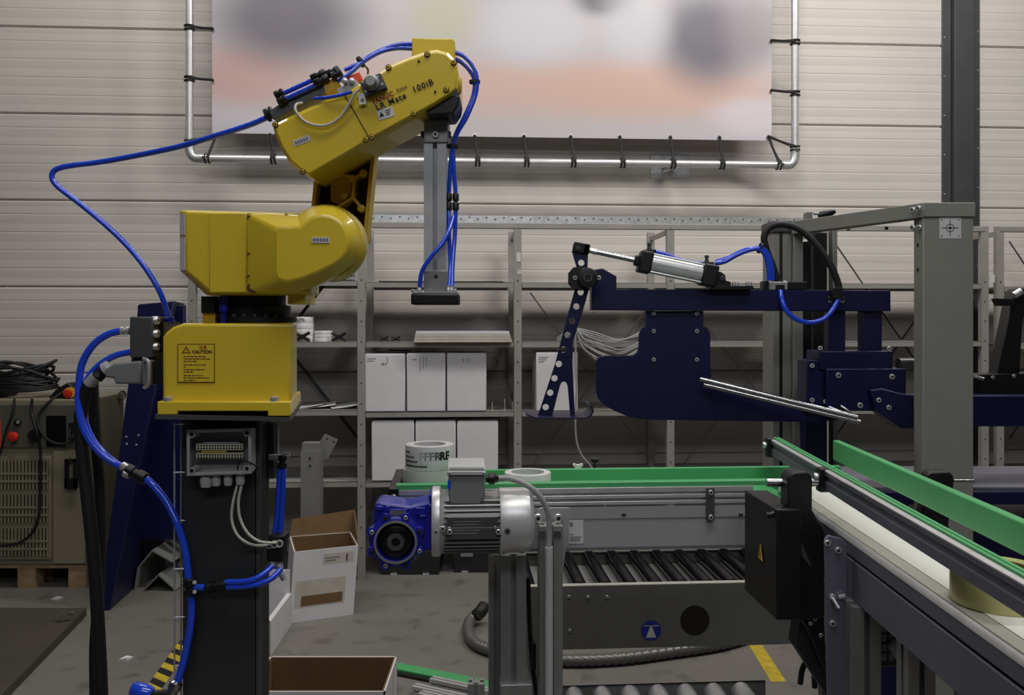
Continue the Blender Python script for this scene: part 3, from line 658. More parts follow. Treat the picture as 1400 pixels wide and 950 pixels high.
for k in range(int(Lh / 0.06) + 3):
    q = pa + d * (k * 0.06); mb = MB(); s = d * 0.07; mb.prism([q, q + d * 0.06, q + d * 0.06 + t * w + s, q + t * w + s], (0, 0, 0.0012)); mb.build('stripe', 'floor_yellow' if k % 2 else 'floor_black', hz)
fpoly([(1024, 882), (1042, 882), (1075, 932), (1054, 932)], 0, 0.0012, 'floor_tape', 'floor_yellow', 'yellow floor marking tape below the roller conveyor', 'floor tape')
fpoly([(1298, 960), (1306, 938), (1318, 930), (1330, 955)], 0, 0.0012, 'floor_tape', 'floor_yellow', 'yellow floor marking patch behind the conveyor legs at the right', 'floor tape')

# ------------------------------------------------------------------ cartons and metal post on the floor
def open_box(c4, h, label, lean=(0, 0, 0), t=0.006):
    b = [Vector(p) for p in c4]; top = [p + Vector(lean) + Zv * h for p in b]; cen = sum(b, Vector()) / 4
    r = thing('open_carton', label, 'box', (cen.x, cen.y, 0), 'open cartons on the floor')
    for i in range(4):
        j = (i + 1) % 4; e = (b[j] - b[i]).normalized(); nn = Vector((-e.y, e.x, 0))
        if (cen - b[i]).dot(nn) < 0: nn = -nn
        mb = MB(); mb.loft([b[i], b[j], top[j], top[i]], [b[i] + nn * t, b[j] + nn * t, top[j] + nn * t, top[i] + nn * t]); mb.build('wall_outside', 'white_card', r)
        mb = MB(); mb.loft([b[i] + nn * t + e * t + Zv * 0.01, b[j] + nn * t - e * t + Zv * 0.01, top[j] + nn * t - e * t - Zv * 0.001, top[i] + nn * t + e * t - Zv * 0.001], [b[i] + nn * 2 * t + e * t + Zv * 0.01, b[j] + nn * 2 * t - e * t + Zv * 0.01, top[j] + nn * 2 * t - e * t - Zv * 0.001, top[i] + nn * 2 * t + e * t - Zv * 0.001]); mb.build('wall_lining', 'cardboard', r)
    mb = MB(); mb.prism([p + Zv * 0.001 for p in b], (0, 0, 0.008)); mb.build('bottom', 'cardboard', r)
    return r, b, top
b0 = FL(395, 852); b1 = FL(483, 840); h1_ = P(0, 752, b0.y).z
bd = Vector((-0.11, 0.34, 0))
b1 = Vector((b1.x, b1.y, 0)); b0 = Vector((b0.x, b0.y, 0))
rb, bq, tq = open_box([b0, b1, b1 + bd * 0.9, b0 + bd], 0.385, 'open white carton with brown inside and printed window standing on the floor', (0.028, 0, 0))
fe = (bq[1] - bq[0]); up_ = (tq[0] - bq[0]); fn = fe.cross(up_).normalized(); fn = fn if fn.y < 0 else -fn
def onface(u0, u1, v0, v1, name, m_, o_):
    A = [bq[0] + fe * u + up_ * v + fn * o_ for u, v in ((u0, v0), (u1, v0), (u1, v1), (u0, v1))]
    mb = MB(); mb.prism(A, -fn * 0.0008); o = mb.build(name, m_, rb); return o
bl_, br_ = tq[3], tq[2]; fu = Zv * 0.125 + Vector((0.012, 0.03, 0))
mb = MB(); mb.loft([bl_, br_, br_ + fu, bl_ + fu * 0.75], [p + Vector((0.002, 0.006, 0)) for p in (bl_, br_, br_ + fu, bl_ + fu * 0.75)]); mb.build('raised_flap', 'cardboard', rb)
mb = MB(); mb.loft([tq[1], br_, br_ + fu], [p + Vector((0.006, 0, 0)) for p in (tq[1], br_, br_ + fu)]); mb.build('side_flap', 'cardboard', rb)
onface(0.06, 0.84, 0.20, 0.58, 'printed_window', 'cardboard_pale', 0.001)
onface(0.16, 0.80, 0.22, 0.36, 'window_contents', 'cardboard', 0.0022)
onface(0.46, 0.94, 0.78, 0.93, 'label_patch', 'cardboard_pale', 0.001)
onface(0.49, 0.72, 0.86, 0.875, 'print_line', 'ink_pale', 0.0022); onface(0.49, 0.66, 0.82, 0.835, 'print_line', 'ink_pale', 0.0022); onface(0.82, 0.84, 0.80, 0.90, 'print_arrow', 'ink', 0.0022)
D2 = 3.42; zt2 = 0.31
y_b = (CZ - zt2) * F / (897 - HY)
xa, xb = (370 - CX) / F * y_b, (543 - CX) / F * y_b
yf = y_b - 0.33
open_box([Vector((xa - 0.03, yf, 0)), Vector((xb - 0.0, yf, 0)), Vector((xb, y_b, 0)), Vector((xa, y_b, 0))], zt2, 'open carton cut by the bottom of the picture, brown inside')
wf = thing('carton_tray', 'white folded carton leaning beside the black pedestal', 'box', FL(385, 892))
A = [FL(366, 893), FL(370, 897), FL(398, 855), FL(394, 851)]; A = [Vector((p.x, p.y, 0)) for p in A]
mb = MB(); mb.prism(A, (0, 0, 0.17)); mb.build('side_panel', 'white_card', wf)
mb = MB(); q = Vector((A[0].x, A[0].y, 0)); mb.prism([q + Vector((-0.30, 0.0, 0)), q + Vector((0, 0, 0)), q + Vector((0, 0.006, 0)), q + Vector((-0.30, 0.006, 0))], (0, 0, 0.17)); mb.build('front_panel', 'white_card', wf)
mb = MB(); q = Vector((A[2].x, A[2].y, 0)); mb.prism([q + Vector((-0.30, 0.0, 0)), q + Vector((-0.008, 0, 0)), q + Vector((-0.008, 0.006, 0)), q + Vector((-0.30, 0.006, 0))], (0, 0, 0.3)); mb.build('back_panel', 'white_card', wf)
# grey post with bent plate
D = 5.26; x0, x1 = Y(411, D), Y(437, D); zt = P(0, 617, D).z
po = thing('steel_post', 'grey square steel post with bent plate standing behind the open carton', 'post', ((x0 + x1) / 2, D + 0.05, 0))
mb = MB(); t = 0.006
mb.loftn([[Vector((x0, D, 0)), Vector((x1, D, 0)), Vector((x1, D + 0.1, 0)), Vector((x0, D + 0.1, 0))], [Vector((x0, D, zt)), Vector((x1, D, zt)), Vector((x1, D + 0.1, zt)), Vector((x0, D + 0.1, zt))],
          [Vector((x0 + t, D + t, zt)), Vector((x1 - t, D + t, zt)), Vector((x1 - t, D + 0.1 - t, zt)), Vector((x0 + t, D + 0.1 - t, zt))], [Vector((x0 + t, D + t, 0.9)), Vector((x1 - t, D + t, 0.9)), Vector((x1 - t, D + 0.1 - t, 0.9)), Vector((x0 + t, D + 0.1 - t, 0.9))]])
mb.build('tube', 'machine_grey', po)
mb = MB(); mb.box(x0 - 0.05, x1 + 0.05, D - 0.04, D + 0.14, 0, 0.01); mb.build('foot_plate', 'machine_grey', po)
mb = MB(); mb.prism(O([(432, 612), (444, 593), (462, 601), (449, 626), (438, 633)], D + 0.11), (0, 0.006, 0)); bp_ = mb.build('bent_plate', 'machine_grey', po)
for (px, py) in ((447, 600), (456, 604)): mb = MB(); mb.lathe(P(px, py, D + 0.11), (0, -1, 0), [(0.006, -0.0005), (0.006, 0.0006)], 8); mb.build('hole', 'socket_dark', bp_)
for (px, py) in ((424, 636), (424, 626)): bolt(P(px, py, D), (0, -1, 0), 0.008, 'dark_grey_metal', po)
# green rail and aluminium offcuts on the floor
gr = thing('guide_rail_offcut', 'green plastic rail strip lying on the floor near the small carton', 'rail', FL(590, 935))
a, b = FL(530, 918), FL(690, 950); d = b - a; mb = MB(); mb.par(a, d, Vector((0.0, 0.075, 0)), Zv * 0.022); mb.build('strip', 'guard_green', gr, bevel=0.003)
mb = MB(); mb.par(a + Vector((0, -0.03, 0)), d, Vector((0, 0.029, 0)), Zv * 0.012); mb.build('strip_base', 'black_plastic', gr)
for i, (p, q) in enumerate((((590, 938), (700, 962)), ((566, 948), (680, 975)), ((575, 958), (690, 985)))):
    a, b = FL(*p), FL(*q); mb = tslot(a + Zv * 0.0205, b + Zv * 0.0205, 0.04, Zv); tag(mb.build('aluminium_profile', 'alu'), '%s slotted aluminium profile lying on the floor by the green strip' % ['topmost', 'middle', 'lowest'][i], 'profile', 'aluminium offcuts on the floor')
# corrugated hose on the floor
q = [FL(657, 838, 0.07), FL(645, 845, 0.04), FL(640, 860, 0.03), FL(648, 878, 0.03), FL(672, 889, 0.03), FL(720, 899, 0.03), FL(780, 903, 0.03), FL(850, 900, 0.03), FL(920, 891, 0.03), FL(985, 881, 0.03), FL(1030, 868, 0.03)]
q = spline(q, 26)
mb = MB(); mb.tube(q, 0.030, 12, raw=True, rfun=lambda i: 1.0 if (i // 2) % 2 else 0.88)
sh = thing('suction_hose', 'grey corrugated hose lying curved on the floor under the conveyors', 'hose', FL(780, 905))
mb.build('hose_body', 'hose_grey', sh, ang=60)
mb = MB(); mb.tube([FL(651, 842, 0.05), FL(657, 836, 0.075), FL(662, 829, 0.09)], 0.034, 12, 4); mb.build('hose_cuff', 'rubber', sh)
# ------------------------------------------------------------------ robot pedestal
RA = 1.85                                         # depth of the robot's main axis
ped = thing('robot_pedestal', 'black steel pedestal column carrying the yellow robot', 'pedestal', ((305 - CX) / F * RA, RA, 0))
px0, px1 = (249 - CX) / F * 1.80, (353 - CX) / F * 1.80; ztp = P(0, 575, 1.73).z
mb = MB(); mb.box(px0, px1, 1.80, 1.885, 0.012, ztp - 0.001); mb.build('column', 'black_paint', ped, bevel=0.004)
mb = MB(); mb.box(px1 - 0.006, px1 + 0.004, 1.80, 1.81, 0.012, ztp - 0.01); mb.build('edge_strip', 'dark_grey_metal', ped)
mb = MB(); mb.box(px0 - 0.1, px1 + 0.1, 1.68, 2.0, 0, 0.0115); mb.build('foot_plate', 'black_paint', ped)
mb = MB(); mb.loft([P(212, 566.5, 1.71), P(398, 571, 1.71), P(398, 576, 1.71), P(212, 573, 1.71)], [P(255, 547, 2.0), P(413, 547, 2.0), P(413, 552, 2.0), P(255, 552, 2.0)]); mb.build('top_plate', 'dark_grey_metal', ped)
mb = MB(); mb.box(px1 + 0.001, px1 + 0.012, 1.87, 1.884, ztp - 0.14, ztp - 0.02); mb.build('cable_conduit', 'dark_grey_metal', ped)
mb = MB(); mb.box(px1 + 0.016, px1 + 0.021, 1.87, 1.884, ztp - 0.14, ztp - 0.02); mb.build('cable_conduit', 'grey_plastic', ped)

# ------------------------------------------------------------------ robot
rob = thing('industrial_robot', 'yellow six-axis industrial robot arm on a black pedestal', 'robot arm', P(310, 566, RA))
def c2(x, y): return (200 + x / 4.118, 250 + y / 4.118)
def c1(x, y): return (340 + x / 4.118, 30 + y / 4.118)
def c8(x, y): return (360 + x / 6.335, 60 + y / 6.335)
# base
FB = [(215, 549), (397, 549), (397, 569), (366, 569), (366, 562), (243, 562), (243, 567), (215, 567)]
BB = [(256, 535), (411, 535), (411, 551), (395, 551), (395, 548), (280, 548), (280, 551), (256, 551)]
mb = MB(); mb.loft(O(FB, 1.712), O(BB, 1.99)); fl_ = mb.build('base_flange', 'yellow', rob, bevel=0.002)
A = [(222, 552), (222, 461), (226, 455), (236, 447), (250, 442), (398, 442), (398, 552)]
B = [(262, 540), (262, 460), (265, 455), (272, 449), (284, 441), (406, 441), (406, 540)]
mb = MB(); mb.loft(O(A, 1.735), O(B, 1.975)); mb.build('base_casting', 'yellow', rob, bevel=0.006, seg=3)
for (x, y) in ((229.5, 551), (375, 550)):
    c = P(x, y - 0.5, 1.722); c.z = P(0, 549.2, 1.712).z; mb = MB(); mb.lathe(c, Zv, [(0.009, 0), (0.009, 0.008), (0.0075, 0.009), (0.004, 0.009)], 12); mb.build('anchor_bolt', 'steel', fl_)
# caution sticker
sD = 1.7335
mb = MB(); x0s, y0s, x1s, y1s = 242.5, 470, 293.5, 523
cau = thing  # (sticker is a part)
mb.pbox(x0s, y0s, x1s, y1s, sD, 0.0008); st = mb.build('caution_sticker', 'ink_brown', rob); st['label'] = 'yellow caution sticker with dark frame'
mb = MB(); mb.pbox(x0s + 1.1, y0s + 1.1, x1s - 1.1, y1s - 1.1, sD - 0.0006, 0.0006); mb.build('sticker_field', 'yellow', st)
tD = sD - 0.0008
mb = MB(); tri = [(248.5, 483), (254.5, 473), (260.5, 483)]; tin = [(250.6, 481.8), (254.5, 475.3), (258.4, 481.8)]
vo = O(tri, tD); vi = O(tin, tD); mb.add(vo + vi, [[0, 1, 4, 3], [1, 2, 5, 4], [2, 0, 3, 5]]); mb.build('warning_triangle', 'ink_brown', st)
mb = MB(); mb.pbox(254.1, 476.8, 254.9, 480, tD, 0.0003); mb.pbox(254.1, 480.5, 254.9, 481.3, tD, 0.0003); mb.build('exclamation_mark', 'ink_brown', st)
text('注意', 'lettering', 'ink_red', P(272, 477, tD), 0.0080, st)
text('CAUTION', 'lettering', 'ink_brown', P(262.5, 483, tD), 0.0088, st, bold=0.00035)
yy = 487.5; rl = random.Random(5)
for k, (w, ind) in enumerate(((30, 1), (36, 1), (18, 1), (31, 1), (3, 1), (29, 1), (13, 1), (27, 1), (35, 1), (17, 1))):
    if k in (3, 7): yy += 1.6
    x = 251.0; mb = MB()
    while x < 251 + w:
        ww = rl.uniform(1.5, 5); mb.pbox(x, yy - 0.7, min(x + ww, 251 + w), yy + 0.75, tD, 0.0003); x += ww + 0.9
    mb.build('text_line', 'ink_brown', st); yy += 3.25
# left side blocks of the base: valve block, connectors
blk = MB(); blk.pbox(177, 433, 209, 489, 1.80, 0.10); vb = blk.build('valve_block', 'dark_grey_metal', rob, bevel=0.003)
mb = MB(); mb.pbox(183, 484, 213, 493, 1.815, 0.07); mb.build('block_foot', 'black_plastic', vb)
mb = MB(); mb.pbox(209, 440, 224, 482, 1.83, 0.09); mb.build('rear_plate', 'black_plastic', rob)
for py in (438, 456, 474): bolt(P(209, py, 1.81), (1, 0, 0), 0.009, 'steel', vb, 0.012)
mb = MB(); A = O([(155, 497), (193, 493), (193, 525), (157, 525), (155, 517), (143, 516), (143, 505)], 1.80); mb.prism(A, (0, 0.075, 0)); pc = mb.build('power_connector', 'grey_plastic', rob, bevel=0.004)
mb = MB(); mb.pbox(193, 492, 206, 527, 1.79, 0.09); mb.build('connector_frame', 'alu_dull', pc, bevel=0.004)
mb = MB(); mb.pbox(206, 494, 224, 525, 1.80, 0.08); mb.build('connector_socket', 'black_plastic', rob)
mb = MB(); mb.tube([P(196, 490, 1.785), P(203, 496, 1.78), P(203, 524, 1.78), P(197, 530, 1.785)], 0.004, 8, 5); mb.build('locking_lever', 'steel', pc)
mb = MB(); mb.cyl(P(150, 502, 1.82), P(144, 506, 1.82), 0.016, 12); mb.build('cable_outlet', 'light_plastic', pc)
mb = MB(); mb.tube([P(146, 505, 1.835), P(138, 511, 1.835), P(132, 517, 1.83)], 0.0125, 12, 4); gl = mb.build('elbow_cable', 'rubber', pc)
mb = MB(); mb.cyl(P(131, 515, 1.83), P(121, 526, 1.83), 0.0125, 12); mb.build('gland', 'cable_grey', pc)
# turntable (J1)
jc = P(349, 441, RA); r1 = 0.073; zt_ = P(0, 403, 1.80).z
mb = MB(); mb.lathe(jc, Zv, [(r1 + 0.012, 0), (r1 + 0.012, 0.012), (r1, 0.014), (r1, 0.035), (r1 - 0.01, 0.037), (r1 - 0.01, zt_ - jc.z + 0.004)], 40); mb.build('turntable', 'black_plastic', rob)
mb = MB(); c = P(306, 441, 1.775); mb.lathe(c, Zv, [(0.006, 0), (0.006, 0.02), (0.010, 0.022), (0.010, 0.05), (0.007, 0.056)], 14); mb.build('turntable_plug', 'gear_blue', rob)
mb = MB(); mb.pbox(275, 405, 293, 428, 1.78, 0.05); mb.build('cable_clamp', 'black_plastic', rob)
mb = MB(); mb.pbox(277, 427, 294, 443, 1.785, 0.04); mb.build('clamp_foot', 'yellow_shade', rob)
for k in range(9):
    a = -math.pi * (0.15 + 0.7 * k / 8); mb = MB(); mb.lathe(jc + Vector((math.cos(a) * (r1 + 0.005), math.sin(a) * (r1 + 0.005), 0.012)), Zv, [(0.0045, 0), (0.0045, 0.006)], 8); mb.build('bolt', 'dark_grey_metal', rob)
# waist housing
W0 = [(254, 289), (254, 371), (289, 401), (425, 401), (425, 292)]
W1 = [(245, 287), (245, 369), (283, 404), (428, 404), (428, 291)]
W2 = [(262, 300), (262, 372), (295, 404), (436, 404), (436, 303)]
mb = MB(); mb.loftn([O(W0, 1.735), O(W1, 1.765), O([(x * 1.0 + (CX - x) * 0.02, y) for x, y in W1], 1.80), O(W2, 1.96)]); mb.build('waist_housing', 'yellow', rob, bevel=0.005, seg=3)
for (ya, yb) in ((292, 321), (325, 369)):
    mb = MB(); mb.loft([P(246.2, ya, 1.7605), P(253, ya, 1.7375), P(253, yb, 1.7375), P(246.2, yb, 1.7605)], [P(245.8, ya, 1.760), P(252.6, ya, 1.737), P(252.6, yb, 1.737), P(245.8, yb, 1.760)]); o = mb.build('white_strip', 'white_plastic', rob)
mb = MB(); mb.pbox(286, 291, 337, 400, 1.732, 0.006); mb.build('side_cover', 'yellow', rob, bevel=0.002)
oc = [(565, 175), (700, 168), (790, 175), (850, 180), (880, 155), (930, 130), (990, 122), (1060, 133), (1120, 165), (1165, 215), (1190, 270), (1198, 330), (1190, 400), (1160, 455), (1100, 500), (1000, 560), (890, 600), (800, 628), (600, 622), (565, 600)]
ic = [(735, 262), (740, 250), (790, 248), (865, 248), (895, 225), (930, 195), (985, 180), (1040, 188), (1085, 215), (1115, 250), (1130, 290), (1138, 330), (1130, 380), (1100, 425), (1050, 462), (960, 505), (870, 540), (790, 556), (752, 545), (735, 505)]
oc = [c2(*p) for p in oc]; ic = [c2(*p) for p in ic]
mb = MB(); _o = O(oc, 1.722); mb.loftn([O(ic, 1.690), _o, [p + Vector((0, 0.02, 0)) for p in _o]]); cv = mb.build('shoulder_cover', 'yellow', rob, bevel=0.004, seg=3, ang=25)
oh = [(x, y) for x, y in oc]; hc = P(443, 331, 1.80)
mb = MB(); mb.lathe(P(445, 331, 1.742), (0, 1, 0), [(0.072, 0), (0.076, 0.01), (0.076, 0.05), (0.065, 0.055)], 40); mb.build('shoulder_hub', 'yellow', rob)
mb = MB(); mb.lathe(P(452, 341, 1.80), (0, 1, 0), [(0.066, 0), (0.066, 0.02)], 40); mb.build('shoulder_ring', 'brown_cast', rob)
def rbolt(p, D, parent, r=0.0046):
    c = P(p[0], p[1], D); mb = MB(); mb.lathe(c + Vector((0, 0.001, 0)), (0, -1, 0), [(r * 1.35, 0), (r * 1.35, 0.0018)], 14); mb.mi = 1; mb.lathe(c, (0, -1, 0), [(r, 0), (r, 0.0022), (r * 0.8, 0.003), (r * 0.45, 0.003)], 12)
    mb.mi = 2; mb.lathe(c - Vector((0, 0.0025, 0)), (0, -1, 0), [(r * 0.45, 0), (r * 0.45, 0.0008)], 6); return mb.build('bolt', ['brown_cast', 'bolt_brass', 'socket_dark'], parent)
for p in ((581, 190), (787, 190), (986, 137), (1173, 322), (1005, 518), (808, 606), (672, 604), (581, 523), (581, 398)): rbolt(c2(*p), 1.7215, cv)
mb = MB(); mb.pbox(*c2(930, 305), *c2(1030, 338), 1.6885, 0.002); sk = mb.build('small_sticker', 'sticker', cv)
for k in range(5): mb = MB(); mb.pbox(*c2(938 + 18 * k, 311), *c2(951 + 18 * k, 328), 1.688, 0.0004); mb.build('print_mark', 'ink_pale', sk)
mb = MB(); mb.pbox(*c2(795, 615), *c2(895, 683), 1.75, 0.09); mb.build('lower_bracket', 'yellow', rob, bevel=0.002)
mb = MB(); mb.lathe(P(*c2(600, 592), 1.7215), (0, -1, 0), [(0.011, 0), (0.011, 0.003)], 18); mb.build('plug', 'brown_cast', rob)
# upper arm link (J2-J3) with ribbed pockets
LO = [(425, 318), (433, 240), (452, 214), (512, 196), (499, 330), (470, 348)]
mb = MB(); mb.prism(O(LO, 1.865), (0, 0.03, 0)); lk = mb.build('upper_arm', 'brown_cast', rob)
def rib(a, b, w=2.2, D=1.825, m_='yellow_shade', dep=0.05):
    a = Vector(a); b = Vector(b); d = (b - a).normalized(); n = Vector((-d.y, d.x)) * w
    mb = MB(); mb.prism(O([tuple(a + n), tuple(b + n), tuple(b - n), tuple(a - n)], D), (0, dep, 0)); return mb.build('rib', m_, lk, bevel=0.001)
for a, b, w in (((511, 199), (498, 330), 2.6), ((432, 242), (425, 315), 2.6), ((432, 242), (454, 214), 2.2), ((468, 238), (484, 243), 2), ((484, 243), (497, 236), 2), ((484, 243), (482, 270), 2), ((482, 270), (462, 283), 2), ((482, 270), (494, 284), 2), ((468, 238), (455, 218), 2), ((462, 283), (448, 290), 2), ((462, 283), (466, 310), 2)): rib(a, b, w)
mb = MB(); mb.prism(O([(456, 222), (468, 236), (480, 246), (480, 268), (464, 280), (452, 274), (452, 240)], 1.845), (0, 0.03, 0)); mb.build('web_plate', 'yellow_shade', lk)
for (x, y) in ((497, 237), (482, 244), (470, 268), (494, 285)): mb = MB(); mb.lathe(P(x, y, 1.83), (0, -1, 0), [(0.008, -0.02), (0.008, 0.004), (0.004, 0.006)], 12); mb.build('boss', 'yellow_shade', lk)
for (x, y) in ((442, 268), (487, 276), (445, 240)): mb = MB(); mb.lathe(P(x, y, 1.862), (0, -1, 0), [(0.012, 0), (0.012, 0.004)], 14); mb.build('pocket_hole', 'socket_dark', lk)
# forearm housing
fo = [(135, 580), (340, 480), (530, 398), (610, 355), (700, 308), (800, 243), (900, 200), (1000, 165), (1060, 155), (1120, 172), (1160, 215), (1180, 280), (1178, 380), (1130, 420), (1040, 475), (920, 540), (700, 660), (560, 745), (345, 868), (300, 850), (230, 790), (180, 710), (150, 640)]
fo = [c1(*p) for p in fo]; cx_ = sum(p[0] for p in fo) / len(fo); cy_ = sum(p[1] for p in fo) / len(fo)
def inset(pts, d):
    out = []; n = len(pts)
    for i in range(n):
        a = Vector(pts[i - 1]); b = Vector(pts[i]); c = Vector(pts[(i + 1) % n]); t = (c - a).normalized(); nn = Vector((-t.y, t.x))
        out.append(tuple(b + nn * d))
    return out
fi = inset(fo, 3.5)
mb = MB(); _f = O(fo, 1.703); mb.loftn([O(fi, 1.693), _f, [p + Vector((0, 0.03, 0)) for p in _f], [p + Vector((0, 0.15, 0)) for p in _f]]); fa = mb.build('forearm_housing', 'yellow', rob, bevel=0.002, ang=22)
s0, s1 = c1(540, 410), c1(683, 660); d = (Vector(s1) - Vector(s0)).normalized(); n = Vector((-d.y, d.x)) * 0.75
mb = MB(); mb.prism(O([tuple(Vector(s0) + n), tuple(Vector(s1) + n), tuple(Vector(s1) - n), tuple(Vector(s0) - n)], 1.6922), (0, 0.004, 0)); mb.build('seam', 'brown_cast', fa)
for p in ((150, 578), (303, 843), (660, 663), (692, 648), (930, 516), (1112, 381), (1155, 230), (1005, 182), (787, 257)): rbolt(c1(*p), 1.6925, fa)
for p in ((958, 222), (1050, 393)): mb = MB(); mb.lathe(P(*c1(*p), 1.6925), (0, -1, 0), [(0.0025, 0), (0.0025, 0.001)], 10); mb.build('hole', 'socket_dark', fa)
tl = math.radians(23.5)
text('FANUC', 'lettering', 'ink_red', P(*c1(702, 462), 1.6915), 0.0128, fa, tilt=tl, bold=0.0003, squeeze=1.05)
text('Robot', 'lettering', 'ink_brown', P(*c1(836, 394), 1.6915), 0.0088, fa, tilt=tl)
text('LR Mate', 'lettering', 'ink', P(*c1(722, 498), 1.6915), 0.0160, fa, tilt=tl, bold=0.0004, squeeze=1.18)
text('100iB', 'lettering', 'ink', P(*c1(928, 398), 1.6915), 0.0160, fa, tilt=tl, bold=0.0004, squeeze=1.2)
def tsticker(cx, cy, w, h, t, name='small_sticker'):
    ex = Vector((math.cos(t), 0, math.sin(t))); ey = Vector((-math.sin(t), 0, math.cos(t))); c = P(*c1(cx, cy), 1.6922)
    mb = MB(); mb.par(c - ex * w / 2 - ey * h / 2, ex * w, ey * h, (0, 0.0008, 0)); return mb.build(name, 'sticker', fa), c, ex, ey
s_, c, ex, ey = tsticker(770, 514, 0.031, 0.019, tl * 0.75)
mb = MB(); q = c - ex * 0.008; mb.prism([q - ex * 0.005 - ey * 0.004, q + ex * 0.005 - ey * 0.004, q + ey * 0.005], (0, -0.0006, 0)); mb.build('warning_triangle', 'ink', s_)
for k in range(3): mb = MB(); mb.par(c + ex * 0.001 + ey * (0.004 - 0.004 * k) - Vector((0, 0.0006, 0)), ex * (0.011 - 0.002 * k), ey * 0.0014, (0, 0.0004, 0)); mb.build('text_line', 'ink', s_)
s_, c, ex, ey = tsticker(298, 668, 0.033, 0.012, tl * 0.9)
for k in range(5): mb = MB(); mb.par(c - ex * (0.0135 - 0.0056 * k) - ey * 0.003 - Vector((0, 0.0006, 0)), ex * 0.004, ey * 0.006, (0, 0.0004, 0)); mb.build('print_mark', 'ink_pale', s_)
mb = MB(); mb.prism(O([c1(918, 88), c1(1150, 92), c1(1160, 104), c1(1162, 290), c1(918, 290)], 1.775), (0, 0.10, 0)); mb.build('wrist_motor_cover', 'yellow', rob, bevel=0.004)
mb = MB(); mb.lathe(P(626, 117, 1.74), (1, 0, 0), [(0.018, -0.004), (0.018, 0.004), (0.012, 0.008)], 20); mb.build('wrist_cap', 'yellow', rob)
# encoder / connector on forearm
def tbox(x, y, w, h, D, dep, t, m_, name, par_, bev=0.001):
    ex = Vector((math.cos(t), 0, math.sin(t))); ey = Vector((-math.sin(t), 0, math.cos(t))); c = P(x, y, D); mb = MB(); mb.par(c - ex * w / 2 - ey * h / 2, ex * w, ey * h, (0, dep, 0)); return mb.build(name, m_, par_, bevel=bev)
cn = tbox(*c1(700, 352), 0.044, 0.030, 1.678, 0.016, tl, 'dark_grey_metal', 'forearm_connector', rob)
c = P(*c1(693, 345), 1.678); mb = MB(); mb.lathe(c, (0, -1, 0), [(0.015, 0), (0.015, 0.006), (0.011, 0.008), (0.011, 0.018), (0.009, 0.02)], 20); mb.build('connector_cap', 'alu_dull', cn)
for (x, y) in ((640, 340), (660, 392), (725, 312), (752, 352)): bolt(P(*c1(x, y), 1.678), (0, -1, 0), 0.0028, 'steel', cn)
tg = tbox(*c1(637, 432), 0.013, 0.022, 1.684, 0.001, 0.2, 'white_plastic', 'hanging_tag', rob); mb = MB(); mb.lathe(P(*c1(640, 440), 1.6838), (0, -1, 0), [(0.004, 0), (0.004, 0.0004)], 12); mb.build('tag_mark', 'ink_pale', tg)
# bracket with air fittings along the forearm top
bk = MB(); bk.prism(O([c8(45, 585), c8(260, 440), c8(620, 290), c8(650, 330), c8(640, 370), c8(90, 655)], 1.73), (0, 0.06, 0)); bk_ = bk.build('hose_bracket', 'nameplate', rob, bevel=0.001)
dk = Vector(c8(630, 318)) - Vector(c8(60, 595)); dk.normalize()
def fit(p, L, r, D, m_='black_plastic', name='air_fitting', par_=bk_):
    a = Vector(c8(*p)); b = a + dk * L; mb = MB(); A, B = P(a.x, a.y, D), P(b.x, b.y, D); v = (B - A).length
    mb.lathe(A, B - A, [(r * 0.8, 0), (r, v * 0.08), (r, v * 0.4), (r * 0.75, v * 0.45), (r * 0.75, v * 0.6), (r, v * 0.65), (r, v * 0.92), (r * 0.8, v)], 14); mb.build(name, m_, par_)
fit((100, 450), 13, 0.0085, 1.733); fit((125, 508), 13, 0.0085, 1.723)
fit((20, 625), 12, 0.014, 1.745)
fit((415, 305), 22, 0.0085, 1.735); fit((440, 350), 22, 0.0085, 1.725); fit((545, 272), 20, 0.0085, 1.735); fit((590, 290), 16, 0.0085, 1.725)
for p, q, D in (((170, 430), (430, 312), 1.735), ((190, 478), (450, 360), 1.725)):
    mb = MB(); mb.cyl(P(*c8(*p), D), P(*c8(*q), D), 0.0048, 10); mb.build('link_tube', 'hose_blue', bk_)
mb = MB(); mb.prism(O([c8(520, 330), c8(620, 310), c8(660, 360), c8(560, 420), c8(540, 430)], 1.728), (0, 0.05, 0)); mb.build('bracket_clip', 'yellow_shade', bk_)
tbox(*c8(780, 300), 0.032, 0.016, 1.75, 0.03, tl, 'orange', 'orange_cap', rob)
for p in ((708, 325), (768, 325)): mb = MB(); mb.lathe(P(*c8(*p), 1.70), (0, -1, 0), [(0.006, -0.03), (0.006, 0.006), (0.003, 0.007)], 14); mb.build('cap_screw', 'steel', rob)
tbox(*c8(730, 375), 0.042, 0.012, 1.70, 0.03, tl, 'light_plastic', 'terminal_strip', rob)
# wrist and tool
wc = P(605, 159, 1.775); zw = P(0, 128, 1.74).z
mb = MB(); mb.lathe(wc, Zv, [(0.028, 0), (0.033, 0.004), (0.033, 0.02), (0.027, 0.024), (0.027, zw - wc.z)], 28); mb.build('wrist', 'black_plastic', rob)
mb = MB(); mb.prism(O([c1(1030, 470), c1(1130, 418), c1(1190, 412), c1(1180, 470), c1(1150, 515), c1(1010, 525), c1(995, 500)], 1.706), (0, 0.10, 0)); mb.build('wrist_cover', 'black_plastic', rob, bevel=0.003)
mb = MB(); fc = P(598, 163.5, 1.775); mb.lathe(fc, Zv, [(0.027, 0), (0.028, 0.001), (0.028, 0.006), (0.026, 0.007)], 28); mb.build('tool_flange', 'steel', rob)
for k in range(5): bolt(P(619 + k * 0.6, 139 + k * 5, 1.745 + 0.002 * k), (0.8, -0.6, 0), 0.003, 'steel', rob)
TD = 1.755
